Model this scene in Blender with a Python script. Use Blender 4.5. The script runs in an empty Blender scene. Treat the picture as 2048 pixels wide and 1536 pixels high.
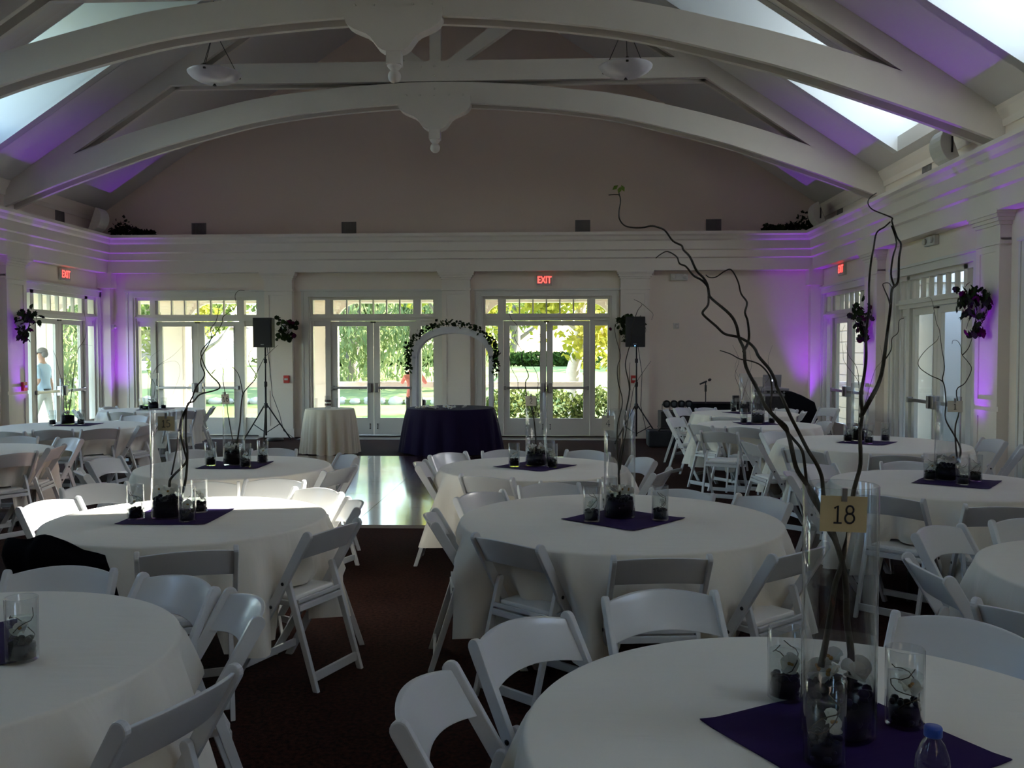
import bpy, bmesh, math, random
from math import sin, cos, pi, radians, sqrt, atan2, hypot
from mathutils import Vector, Matrix
random.seed(7)
SC = bpy.context.scene
COL = SC.collection

# ------------------------------------------------------------------ camera, world, sun, exposure
CH = 1.68                      # eye height
FPX = 1780.0                   # focal length in pixels of the 2048 px wide frame
YAW, PIT, ROL = 0.0448461, 0.0343101, 0.0012
_f0 = Vector((-sin(YAW), cos(YAW), 0)); _u0 = Vector((0, 0, 1)); _r = Vector((cos(YAW), sin(YAW), 0))
_fw = _f0 * cos(PIT) - _u0 * sin(PIT); _up = _u0 * cos(PIT) + _f0 * sin(PIT)
_r, _up = (_r * cos(ROL) - _up * sin(ROL)), (_up * cos(ROL) + _r * sin(ROL))
cd = bpy.data.cameras.new('camera'); cam = bpy.data.objects.new('camera', cd); COL.objects.link(cam)
cd.sensor_width = 36; cd.lens = FPX / 2048 * 36; cd.clip_end = 400; cd.clip_start = .05
m = Matrix((_r, _up, -_fw)).transposed().to_4x4(); m.translation = Vector((0, 0, CH)); cam.matrix_world = m
SC.camera = cam

def ray(x, y):
    return _r * ((x - 1024) / FPX) + _up * (-(y - 768) / FPX) + _fw
def PY(x, y, Y):               # the point of depth Y that the photo shows at pixel x, y
    r = ray(x, y); return Vector((0, 0, CH)) + r * (Y / r.y)
def PZ(x, y, z):
    r = ray(x, y); return Vector((0, 0, CH)) + r * ((z - CH) / r.z)

SUN_DIR = Vector((7.8, 3.78, 5.45)).normalized()
w = bpy.data.worlds.new('sky'); SC.world = w; w.use_nodes = True
nt = w.node_tree; nt.nodes.clear()
sk = nt.nodes.new('ShaderNodeTexSky'); sk.sky_type = 'NISHITA'; sk.sun_disc = False
sk.sun_elevation = math.asin(SUN_DIR.z); sk.sun_rotation = atan2(SUN_DIR.x, SUN_DIR.y)
sk.air_density = 1.2; sk.dust_density = 1.0; sk.ozone_density = 2.0
bg = nt.nodes.new('ShaderNodeBackground'); bg.inputs[1].default_value = 1.0
wo = nt.nodes.new('ShaderNodeOutputWorld')
nt.links.new(sk.outputs[0], bg.inputs[0]); nt.links.new(bg.outputs[0], wo.inputs[0])
sd = bpy.data.lights.new('sun', 'SUN'); sd.energy = 20; sd.angle = radians(0.6); sd.color = (1, .97, .92)
so = bpy.data.objects.new('sun', sd); COL.objects.link(so)
so.rotation_euler = (-SUN_DIR).to_track_quat('-Z', 'Y').to_euler(); so.location = (40, 20, 30)
SC.view_settings.view_transform = 'Standard'; SC.view_settings.look = 'None'
SC.view_settings.gamma = 1.0; SC.view_settings.use_curve_mapping = False
SC.view_settings.exposure = 1.18
cy = SC.cycles
cy.use_denoising = True
try: cy.denoiser = 'OPENIMAGEDENOISE'; cy.denoising_input_passes = 'RGB_ALBEDO_NORMAL'
except Exception: pass
cy.max_bounces = 12; cy.diffuse_bounces = 6; cy.glossy_bounces = 4; cy.transmission_bounces = 8; cy.transparent_max_bounces = 24
cy.sample_clamp_indirect = 12; cy.caustics_reflective = False; cy.caustics_refractive = False
cy.use_light_tree = True

# ------------------------------------------------------------------ helpers
class MB:
    def __init__(s): s.v = []; s.f = []; s.s = []; s.m = []
    def add(s, vs, fs, smooth=False, mat=0):
        n = len(s.v); s.v += [tuple(p) for p in vs]
        for f in fs: s.f.append(tuple(i + n for i in f)); s.s.append(smooth); s.m.append(mat)
        return s
    def box(s, x0, x1, y0, y1, z0, z1, M=None, mat=0):
        vs = [Vector((x, y, z)) for z in (z0, z1) for y in (y0, y1) for x in (x0, x1)]
        if M is not None: vs = [M @ p for p in vs]
        return s.add(vs, [(0, 2, 3, 1), (4, 5, 7, 6), (0, 1, 5, 4), (2, 6, 7, 3), (0, 4, 6, 2), (1, 3, 7, 5)], False, mat)
    def prism(s, poly, plane, a, b, M=None, smooth=False, mat=0):   # poly in 2D, extruded from a to b along the third axis
        def pt(p, t):
            return Vector({'xz': (p[0], t, p[1]), 'yz': (t, p[0], p[1]), 'xy': (p[0], p[1], t)}[plane])
        n = len(poly); vs = [pt(p, a) for p in poly] + [pt(p, b) for p in poly]
        if M is not None: vs = [M @ p for p in vs]
        area = sum(poly[i][0] * poly[(i + 1) % n][1] - poly[(i + 1) % n][0] * poly[i][1] for i in range(n))
        flip = (area > 0) ^ (plane == 'xz') ^ (b < a)
        fs = [(i, (i + 1) % n, n + (i + 1) % n, n + i) for i in range(n)]
        caps = [tuple(range(n))[::-1], tuple(range(n, 2 * n))]
        if not flip: fs = [f[::-1] for f in fs]; caps = [c[::-1] for c in caps]
        s.add(vs, fs, smooth, mat); k = len(s.v) - 2 * n
        for c in caps: s.f.append(tuple(i + k for i in c)); s.s.append(False); s.m.append(mat)
        return s
    def tube(s, pts, rad, n=8, mat=0, cap=True, smooth=True):
        pts = [Vector(p) for p in pts]
        if not hasattr(rad, '__len__'): rad = [rad] * len(pts)
        vs = []; ref = None
        for i, p in enumerate(pts):
            d = (pts[min(i + 1, len(pts) - 1)] - pts[max(i - 1, 0)])
            if d.length < 1e-9: d = Vector((0, 0, 1))
            d.normalize()
            if ref is None: ref = Vector((1, 0, 0)) if abs(d.x) < .8 else Vector((0, 1, 0))
            a = (ref - d * ref.dot(d)).normalized(); ref = a; b = d.cross(a)
            for k in range(n):
                t = 2 * pi * k / n; vs.append(p + (a * cos(t) + b * sin(t)) * rad[i])
        fs = [(i * n + k, i * n + (k + 1) % n, (i + 1) * n + (k + 1) % n, (i + 1) * n + k) for i in range(len(pts) - 1) for k in range(n)]
        s.add(vs, fs, smooth, mat)
        if cap:
            o = len(s.v) - len(vs)
            s.f.append(tuple(o + k for k in range(n))[::-1]); s.s.append(False); s.m.append(mat)
            s.f.append(tuple(o + (len(pts) - 1) * n + k for k in range(n))); s.s.append(False); s.m.append(mat)
        return s
    def lathe(s, prof, n=24, c=(0, 0, 0), mat=0, smooth=True, M=None, wob=None):
        vs = []; fs = []
        for r, z in prof:
            for k in range(n):
                t = 2 * pi * k / n; vs.append(Vector((c[0] + r * cos(t), c[1] + r * sin(t), c[2] + z)))
        if M is not None: vs = [M @ p for p in vs]
        for i in range(len(prof) - 1):
            for k in range(n):
                fs.append((i * n + k, i * n + (k + 1) % n, (i + 1) * n + (k + 1) % n, (i + 1) * n + k))
        s.add(vs, fs, smooth, mat); o = len(s.v) - len(vs)
        for i, rev in ((0, True), (len(prof) - 1, False)):
            if prof[i][0] > 1e-5:
                t = tuple(o + i * n + k for k in range(n)); s.f.append(t[::-1] if rev else t); s.s.append(False); s.m.append(mat)
        return s
    def ball(s, c, r, n=10, mat=0, M=None):
        r = r if hasattr(r, '__len__') else (r, r, r); k = max(4, n // 2)
        prof = [(sin(pi * i / k), -cos(pi * i / k)) for i in range(k + 1)]
        vs = []; fs = []
        for a, z in prof:
            for j in range(n):
                t = 2 * pi * j / n; p = Vector((a * cos(t) * r[0], a * sin(t) * r[1], z * r[2]))
                if M is not None: p = M @ p
                vs.append(p + Vector(c))
        for i in range(k):
            for j in range(n): fs.append((i * n + j, i * n + (j + 1) % n, (i + 1) * n + (j + 1) % n, (i + 1) * n + j))
        return s.add(vs, fs, True, mat)
    def build(s, name, mats, parent=None, bevel=0, seg=2, loc=None):
        me = bpy.data.meshes.new(name); me.from_pydata(s.v, [], s.f)
        if not isinstance(mats, (list, tuple)): mats = [mats]
        for mt in mats: me.materials.append(mt)
        me.polygons.foreach_set('use_smooth', s.s); me.polygons.foreach_set('material_index', s.m)
        if bevel:
            bm = bmesh.new(); bm.from_mesh(me)
            bmesh.ops.remove_doubles(bm, verts=bm.verts, dist=1e-6)
            es = [e for e in bm.edges if len(e.link_faces) == 2 and e.calc_face_angle(0) > .6]
            bmesh.ops.bevel(bm, geom=es, offset=bevel, segments=seg, affect='EDGES', profile=.6, clamp_overlap=True)
            bm.to_mesh(me); bm.free()
        me.update()
        o = bpy.data.objects.new(name, me); COL.objects.link(o)
        if parent is not None: o.parent = parent
        if loc is not None: o.location = loc
        return o

def tag(o, label=None, cat=None, group=None, kind=None):
    if label: o['label'] = label
    if cat: o['category'] = cat
    if group: o['group'] = group
    if kind: o['kind'] = kind
    return o
def empty(name, loc=(0, 0, 0), rz=0, label=None, cat=None, group=None, kind=None, parent=None):
    o = bpy.data.objects.new(name, None); COL.objects.link(o); o.location = loc; o.rotation_euler = (0, 0, rz); o.empty_display_size = .1
    if parent is not None: o.parent = parent
    return tag(o, label, cat, group, kind)
def dup(o, loc=None, rz=None, label=None, group=None, parent=None):
    c = o.copy(); COL.objects.link(c)
    if loc is not None: c.location = loc
    if rz is not None: c.rotation_euler = (0, 0, rz)
    if label: c['label'] = label
    if group: c['group'] = group
    if parent is not None: c.parent = parent
    for ch in o.children: dup(ch, parent=c)
    return c
def inst(o, parent=None, M=None):       # one more copy of a single-mesh piece
    c = o.copy(); COL.objects.link(c)
    if parent is not None: c.parent = parent
    if M is not None: c.matrix_local = M
    return c
def arc(cx, cz, r, a0, a1, n):
    return [(cx + r * cos(radians(a0 + (a1 - a0) * i / n)), cz + r * sin(radians(a0 + (a1 - a0) * i / n))) for i in range(n + 1)]

# ------------------------------------------------------------------ materials
def new_mat(name):
    mt = bpy.data.materials.new(name); mt.use_nodes = True
    return mt, mt.node_tree, mt.node_tree.nodes['Principled BSDF']
def mat(name, col, rough=.5, metal=0, spec=.5, emit=None, es=0, var=0, vs=8, bump=0, bs=60, coat=0, trans=0, sheen=0, alpha=1, ior=None):
    mt, t, p = new_mat(name)
    p.inputs['Base Color'].default_value = (*col, 1); p.inputs['Roughness'].default_value = rough; p.inputs['Metallic'].default_value = metal
    p.inputs['Specular IOR Level'].default_value = spec
    if emit: p.inputs['Emission Color'].default_value = (*emit, 1); p.inputs['Emission Strength'].default_value = es
    if coat: p.inputs['Coat Weight'].default_value = coat; p.inputs['Coat Roughness'].default_value = .1
    if trans: p.inputs['Transmission Weight'].default_value = trans
    if sheen: p.inputs['Sheen Weight'].default_value = sheen; p.inputs['Sheen Roughness'].default_value = .5
    if ior: p.inputs['IOR'].default_value = ior
    tc = t.nodes.new('ShaderNodeTexCoord')
    if var:
        n = t.nodes.new('ShaderNodeTexNoise'); n.inputs['Scale'].default_value = vs; n.inputs['Detail'].default_value = 4
        t.links.new(tc.outputs['Object'], n.inputs['Vector'])
        mx = t.nodes.new('ShaderNodeMix'); mx.data_type = 'RGBA'
        mx.inputs[6].default_value = tuple(c * (1 - var) for c in col) + (1,); mx.inputs[7].default_value = tuple(min(1, c * (1 + var)) for c in col) + (1,)
        t.links.new(n.outputs[0], mx.inputs[0]); t.links.new(mx.outputs[2], p.inputs['Base Color'])
    if bump:
        n = t.nodes.new('ShaderNodeTexNoise'); n.inputs['Scale'].default_value = bs; n.inputs['Detail'].default_value = 3
        t.links.new(tc.outputs['Object'], n.inputs['Vector'])
        b = t.nodes.new('ShaderNodeBump'); b.inputs['Strength'].default_value = bump; b.inputs['Distance'].default_value = .01
        t.links.new(n.outputs[0], b.inputs['Height']); t.links.new(b.outputs[0], p.inputs['Normal'])
    return mt
def glass_pane_mat(name, tint=(1, 1, 1), refl=.5, base=0):
    mt = bpy.data.materials.new(name); mt.use_nodes = True; t = mt.node_tree; t.nodes.clear()
    o = t.nodes.new('ShaderNodeOutputMaterial'); tr = t.nodes.new('ShaderNodeBsdfTransparent'); tr.inputs[0].default_value = (*tint, 1)
    g = t.nodes.new('ShaderNodeBsdfGlossy'); g.inputs['Roughness'].default_value = .02
    fr = t.nodes.new('ShaderNodeFresnel'); ge = t.nodes.new('ShaderNodeNewGeometry'); mr = t.nodes.new('ShaderNodeMapRange')   # same reflection from both faces of the thin wall
    mr.inputs[3].default_value = 1.45; mr.inputs[4].default_value = 1 / 1.45; t.links.new(ge.outputs['Backfacing'], mr.inputs[0]); t.links.new(mr.outputs[0], fr.inputs[0])
    mu = t.nodes.new('ShaderNodeMath'); mu.operation = 'MULTIPLY'; mu.inputs[1].default_value = refl
    mx = t.nodes.new('ShaderNodeMixShader')
    ad = t.nodes.new('ShaderNodeMath'); ad.operation = 'ADD'; ad.inputs[1].default_value = base
    t.links.new(fr.outputs[0], mu.inputs[0]); t.links.new(mu.outputs[0], ad.inputs[0]); t.links.new(ad.outputs[0], mx.inputs[0]); t.links.new(tr.outputs[0], mx.inputs[1]); t.links.new(g.outputs[0], mx.inputs[2])
    t.links.new(mx.outputs[0], o.inputs[0]); return mt
def leaf_mat(name, a, b, tr=.45, scale=3):
    mt = bpy.data.materials.new(name); mt.use_nodes = True; t = mt.node_tree; t.nodes.clear()
    o = t.nodes.new('ShaderNodeOutputMaterial'); d = t.nodes.new('ShaderNodeBsdfDiffuse'); l = t.nodes.new('ShaderNodeBsdfTranslucent'); mx = t.nodes.new('ShaderNodeMixShader')
    tc = t.nodes.new('ShaderNodeTexCoord'); n = t.nodes.new('ShaderNodeTexNoise'); n.inputs['Scale'].default_value = scale; n.inputs['Detail'].default_value = 3
    c = t.nodes.new('ShaderNodeMix'); c.data_type = 'RGBA'; c.inputs[6].default_value = (*a, 1); c.inputs[7].default_value = (*b, 1)
    rp = t.nodes.new('ShaderNodeMapRange'); rp.inputs[1].default_value = .35; rp.inputs[2].default_value = .65
    t.links.new(tc.outputs['Object'], n.inputs['Vector']); t.links.new(n.outputs[0], rp.inputs[0]); t.links.new(rp.outputs[0], c.inputs[0])
    for x in (d, l): t.links.new(c.outputs[2], x.inputs[0])
    mx.inputs[0].default_value = tr
    t.links.new(d.outputs[0], mx.inputs[1]); t.links.new(l.outputs[0], mx.inputs[2]); t.links.new(mx.outputs[0], o.inputs[0]); return mt

WHITE = mat('white_trim_paint', (.79, .72, .64), .45, var=.02, vs=2)
WALLP = mat('cream_wall_paint', (.80, .71, .61), .7, var=.02, vs=1.5, bump=.05, bs=120)
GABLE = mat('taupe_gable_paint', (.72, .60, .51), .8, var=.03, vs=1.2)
CEIL = mat('white_ceiling_paint', (.60, .58, .56), .7, var=.02, vs=1.2)
BEAM = mat('cream_beam_paint', (.62, .585, .53), .5, var=.04, vs=3, bump=.1, bs=25)
DORM = mat('white_dormer_paint', (.76, .80, .82), .8)
FRAME = mat('white_frame_paint', (.70, .68, .62), .4)
CHAIR = mat('white_resin', (.60, .61, .62), .28, coat=.15)
PAD = mat('white_vinyl_pad', (.80, .79, .76), .35, bump=.04, bs=30)
BOLT = mat('dark_bolt', (.05, .05, .055), .4, metal=.8)
BLACK = mat('black_plastic', (.012, .012, .013), .45)
BLACKM = mat('black_metal', (.015, .015, .017), .35, metal=.3)
BLACKC = mat('black_cloth', (.006, .006, .008), .95, bump=.3, bs=30, spec=.1)
METAL = mat('brushed_metal', (.35, .35, .36), .35, metal=1)
DKMETAL = mat('dark_bronze_metal', (.06, .055, .05), .4, metal=.8)
REDP = mat('red_plastic', (.45, .02, .015), .4)
PLAST = mat('cream_plastic', (.62, .60, .54), .5)
VENT = mat('grey_vent_metal', (.20, .19, .18), .6)
STONE = mat('black_river_stone', (.006, .007, .008), .35, spec=.35)
WATERG = glass_pane_mat('vase_water', (.93, .96, .95), .35)
GLASS = glass_pane_mat('window_glass', (.96, .97, .96), .5)
VGLASS = glass_pane_mat('vase_glass', (.955, .965, .965), 1.2, .012)
PETAL = leaf_mat('white_petal', (.75, .75, .70), (.85, .85, .80), .4, 30)
TWIG = mat('willow_bark', (.032, .025, .012), .7, var=.4, vs=25, bump=.3, bs=90)
TWIGP = mat('pale_twig', (.10, .08, .055), .7, var=.3, vs=25)
IVY = leaf_mat('dark_ivy_leaf', (.012, .022, .010), (.035, .055, .02), .15, 12)
PLUM = leaf_mat('plum_leaf', (.05, .008, .03), (.10, .012, .05), .2, 12)
CARD = mat('cream_card', (.52, .43, .24), .6)
CARDW = mat('pale_card', (.66, .62, .52), .6)
INK = mat('dark_ink', (.01, .01, .015), .6)
EXITB = mat('exit_panel', (.55, .45, .42), .5)
EXITR = mat('exit_red_light', (.8, .02, .02), .5, emit=(1, .05, .04), es=2.2)
BOWL = mat('alabaster_glass', (.62, .60, .62), .35, trans=.15, var=.08, vs=14)

def cloth_mat(name, col, weave=350, rough=.85, sheen=.15):
    mt, t, p = new_mat(name); p.inputs['Roughness'].default_value = rough; p.inputs['Specular IOR Level'].default_value = .2
    p.inputs['Sheen Weight'].default_value = sheen
    tc = t.nodes.new('ShaderNodeTexCoord')
    n = t.nodes.new('ShaderNodeTexNoise'); n.inputs['Scale'].default_value = 3; n.inputs['Detail'].default_value = 5
    t.links.new(tc.outputs['Object'], n.inputs['Vector'])
    mx = t.nodes.new('ShaderNodeMix'); mx.data_type = 'RGBA'; mx.inputs[6].default_value = tuple(c * .95 for c in col) + (1,); mx.inputs[7].default_value = (*col, 1)
    t.links.new(n.outputs[0], mx.inputs[0]); t.links.new(mx.outputs[2], p.inputs['Base Color'])
    # soft creases stretched along one direction and a fine weave
    mp = t.nodes.new('ShaderNodeMapping'); mp.inputs['Scale'].default_value = (2.0, 9.0, 2.0); mp.inputs['Rotation'].default_value = (0, 0, .5)
    n2 = t.nodes.new('ShaderNodeTexNoise'); n2.inputs['Scale'].default_value = 1.6; n2.inputs['Detail'].default_value = 2; n2.inputs['Distortion'].default_value = .6
    t.links.new(tc.outputs['Object'], mp.inputs['Vector']); t.links.new(mp.outputs[0], n2.inputs['Vector'])
    b = t.nodes.new('ShaderNodeBump'); b.inputs['Strength'].default_value = .2; b.inputs['Distance'].default_value = .015
    t.links.new(n2.outputs[0], b.inputs['Height'])
    n3 = t.nodes.new('ShaderNodeTexNoise'); n3.inputs['Scale'].default_value = weave; t.links.new(tc.outputs['Object'], n3.inputs['Vector'])
    b2 = t.nodes.new('ShaderNodeBump'); b2.inputs['Strength'].default_value = .1; b2.inputs['Distance'].default_value = .002
    t.links.new(n3.outputs[0], b2.inputs['Height']); t.links.new(b.outputs[0], b2.inputs['Normal']); t.links.new(b2.outputs[0], p.inputs['Normal'])
    return mt
CLOTH = cloth_mat('ivory_tablecloth', (.80, .76, .67))
CREAMC = cloth_mat('cream_tablecloth', (.72, .63, .47))
PURPC = cloth_mat('purple_cloth', (.009, .003, .024), sheen=0)
PURPR = cloth_mat('purple_runner', (.022, .007, .070), sheen=0)

def carpet_mat():
    mt, t, p = new_mat('brown_red_carpet'); p.inputs['Roughness'].default_value = .95; p.inputs['Specular IOR Level'].default_value = .1
    tc = t.nodes.new('ShaderNodeTexCoord')
    n = t.nodes.new('ShaderNodeTexNoise'); n.inputs['Scale'].default_value = 45; n.inputs['Detail'].default_value = 6
    n2 = t.nodes.new('ShaderNodeTexNoise'); n2.inputs['Scale'].default_value = 1.2; n2.inputs['Detail'].default_value = 3
    t.links.new(tc.outputs['Object'], n.inputs['Vector']); t.links.new(tc.outputs['Object'], n2.inputs['Vector'])
    r = t.nodes.new('ShaderNodeValToRGB'); r.color_ramp.elements[0].position = .35; r.color_ramp.elements[0].color = (.013, .0045, .0035, 1)
    r.color_ramp.elements[1].position = .65; r.color_ramp.elements[1].color = (.044, .015, .011, 1)
    ad = t.nodes.new('ShaderNodeMath'); ad.operation = 'ADD'; m2 = t.nodes.new('ShaderNodeMath'); m2.operation = 'MULTIPLY'; m2.inputs[1].default_value = .25
    s = t.nodes.new('ShaderNodeMath'); s.operation = 'SUBTRACT'; s.inputs[1].default_value = .12
    t.links.new(n2.outputs[0], m2.inputs[0]); t.links.new(n.outputs[0], ad.inputs[0]); t.links.new(m2.outputs[0], ad.inputs[1]); t.links.new(ad.outputs[0], s.inputs[0]); t.links.new(s.outputs[0], r.inputs[0])
    t.links.new(r.outputs[0], p.inputs['Base Color'])
    b = t.nodes.new('ShaderNodeBump'); b.inputs['Strength'].default_value = .5; b.inputs['Distance'].default_value = .006
    n3 = t.nodes.new('ShaderNodeTexNoise'); n3.inputs['Scale'].default_value = 220; t.links.new(tc.outputs['Object'], n3.inputs['Vector'])
    t.links.new(n3.outputs[0], b.inputs['Height']); t.links.new(b.outputs[0], p.inputs['Normal']); return mt
CARPET = carpet_mat()

def parquet_mat():
    mt, t, p = new_mat('polished_parquet'); p.inputs['Roughness'].default_value = .1; p.inputs['Coat Weight'].default_value = 1; p.inputs['Coat Roughness'].default_value = .09; p.inputs['Coat IOR'].default_value = 1.9
    tc = t.nodes.new('ShaderNodeTexCoord')
    mp = t.nodes.new('ShaderNodeMapping'); mp.inputs['Rotation'].default_value = (0, 0, pi / 4)
    br = t.nodes.new('ShaderNodeTexBrick'); br.inputs['Scale'].default_value = 1; br.inputs['Brick Width'].default_value = .34; br.inputs['Row Height'].default_value = .085
    br.inputs['Mortar Size'].default_value = .0015; br.inputs['Color1'].default_value = (.16, .055, .025, 1); br.inputs['Color2'].default_value = (.25, .10, .05, 1); br.inputs['Mortar'].default_value = (.02, .008, .004, 1)
    t.links.new(tc.outputs['Object'], mp.inputs['Vector']); t.links.new(mp.outputs[0], br.inputs['Vector'])
    mp2 = t.nodes.new('ShaderNodeMapping'); mp2.inputs['Rotation'].default_value = (0, 0, pi / 4); mp2.inputs['Scale'].default_value = (3, 40, 3)
    n = t.nodes.new('ShaderNodeTexNoise'); n.inputs['Scale'].default_value = 3; n.inputs['Detail'].default_value = 5
    t.links.new(tc.outputs['Object'], mp2.inputs['Vector']); t.links.new(mp2.outputs[0], n.inputs['Vector'])
    mx = t.nodes.new('ShaderNodeMix'); mx.data_type = 'RGBA'; mx.blend_type = 'MULTIPLY'; mx.inputs[0].default_value = .5
    t.links.new(br.outputs[0], mx.inputs[6]); t.links.new(n.outputs[0], mx.inputs[7]); t.links.new(mx.outputs[2], p.inputs['Base Color'])
    mp3 = t.nodes.new('ShaderNodeMapping'); mp3.inputs['Scale'].default_value = (1.5, 5, 1)
    n2 = t.nodes.new('ShaderNodeTexNoise'); n2.inputs['Scale'].default_value = 2.2; n2.inputs['Detail'].default_value = 5
    t.links.new(tc.outputs['Object'], mp3.inputs['Vector']); t.links.new(mp3.outputs[0], n2.inputs['Vector'])
    mr = t.nodes.new('ShaderNodeMapRange'); mr.inputs[3].default_value = .08; mr.inputs[4].default_value = .26
    t.links.new(n2.outputs[0], mr.inputs[0]); t.links.new(mr.outputs[0], p.inputs['Roughness'])
    b = t.nodes.new('ShaderNodeBump'); b.inputs['Strength'].default_value = .12; b.inputs['Distance'].default_value = .002
    t.links.new(br.outputs[1], b.inputs['Height']); b.invert = True; t.links.new(b.outputs[0], p.inputs['Normal']); return mt
PARQ = parquet_mat()
TILE = mat('grey_entry_tile', (.22, .21, .20), .35, var=.2, vs=6)
DECK = mat('porch_concrete', (.45, .43, .40), .8, var=.1, vs=3)
LAWN = mat('sunlit_lawn', (.18, .22, .09), 1, spec=0, var=.35, vs=.35)
POND = mat('green_pond_water', (.17, .24, .07), 1.0, spec=0, var=.3, vs=.5, bump=.2, bs=3)
ROCK = mat('pale_rock', (.38, .35, .31), .9, var=.25, vs=1.5)
BARK = mat('grey_bark', (.20, .17, .14), .9, var=.4, vs=3)
SYC = mat('mottled_sycamore_bark', (.50, .44, .38), .8, var=.45, vs=5)
STUCCO = mat('beige_block', (.44, .33, .25), .85, var=.08, vs=4)
HOUSE = mat('pale_stucco', (.70, .68, .64), .8)
ROOF = mat('brown_roof', (.16, .09, .06), .8, var=.2, vs=3)
DARKG = mat('dark_glass', (.05, .06, .07), .1)
GREENL = leaf_mat('green_tree_leaf', (.09, .13, .03), (.24, .28, .08), .5, .8)
WILL = leaf_mat('willow_leaf', (.15, .20, .08), (.32, .37, .17), .5, .6)
YELL = leaf_mat('yellow_green_leaf', (.22, .25, .03), (.50, .45, .08), .55, .9)
SHRUB = leaf_mat('shrub_leaf', (.025, .05, .012), (.14, .16, .05), .4, 5)
HEDGE = leaf_mat('hedge_leaf', (.02, .04, .008), (.05, .09, .02), .3, 2)
# ------------------------------------------------------------------ the room
CX = -1.93; HW = 7.18; YB = 17.75; YF = -4.0; HU = 7.30; YG = 17.95
XR = CX + HW; XL = CX - HW
def st(o, label=None): return tag(o, label, kind='structure')
def ceil_z(dx): return 4.54 + .667 * (HU - abs(dx))
SIDE_C = [16.25, 12.62, 8.8]; PIL_Y = [14.6, 10.75, 6.9, 3.05, -.8]
BACK_C = [-7.2, -3.6, -.11]; PIL_X = [-5.47, -1.9, 1.63]
OH = 1.31; OZ = 2.84

st(MB().box(XL - .3, XR + .3, YF - .3, YB + .25, -.3, 0).build('floor', CARPET), 'dark red-brown carpet floor of the hall')
mb = MB()
for c in BACK_C: mb.box(c - 1.4, c + 1.4, 17.18, YB, 0, .006)
st(mb.build('floor_entry_tile', TILE), 'narrow grey tile strip in front of the rear doors')

def wall_run(name, a, b, cs, fn, label):
    mb = MB(); x = a
    for c in sorted(cs):
        fn(mb, x, c - OH, 0, 4.03); fn(mb, c - OH, c + OH, OZ, 4.03); x = c + OH
    fn(mb, x, b, 0, 4.03); return st(mb.build(name, WALLP), label)
T = .27
wall_run('wall_back', XL - T, XR + T, BACK_C, lambda m, p, q, z0, z1: m.box(p, q, YB, YB + T, z0, z1), 'cream rear wall with three double doors')
wall_run('wall_right', YF, YB, SIDE_C, lambda m, p, q, z0, z1: m.box(XR, XR + T, p, q, z0, z1), 'right side wall with glazed doors')
wall_run('wall_left', YF, YB, SIDE_C, lambda m, p, q, z0, z1: m.box(XL - T, XL, p, q, z0, z1), 'left side wall with glazed doors')
st(MB().box(XL - T, XR + T, YF - .3, YF, 0, 9.8).build('wall_front', mat('tan_wall_paint', (.40, .34, .28), .8)), 'wall behind the viewer')
# gable above the rear ledge
gz = lambda dx: ceil_z(dx) + .15
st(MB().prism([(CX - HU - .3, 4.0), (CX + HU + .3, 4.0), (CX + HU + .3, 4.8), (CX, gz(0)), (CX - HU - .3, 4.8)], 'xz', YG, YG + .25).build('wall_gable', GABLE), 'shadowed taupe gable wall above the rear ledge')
st(MB().box(XL - T, XR + T, YB + .0, YG + .1, 3.95, 4.03).build('trim_ledge_back', WHITE))
# short upper side walls over the ledges, with crown moulding
for s, nm in ((-1, 'left'), (1, 'right')):
    mb = MB(); a, b = sorted((CX + s * HU, CX + s * (HU + .3))); mb.box(a, b, YF, YG, 3.98, 4.72)
    st(mb.build('wall_upper_' + nm, WALLP), 'upper wall above the %s ledge' % nm)
    mb = MB(); pr = [(0, 4.36), (.03, 4.36), (.04, 4.44), (.10, 4.54), (.12, 4.60), (0, 4.64)]
    mb.prism([(CX + s * (HU - o), z) for o, z in pr], 'xz', YF, YG)
    st(mb.build('trim_crown_' + nm, WHITE), 'crown moulding under the %s slope' % nm)

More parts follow.
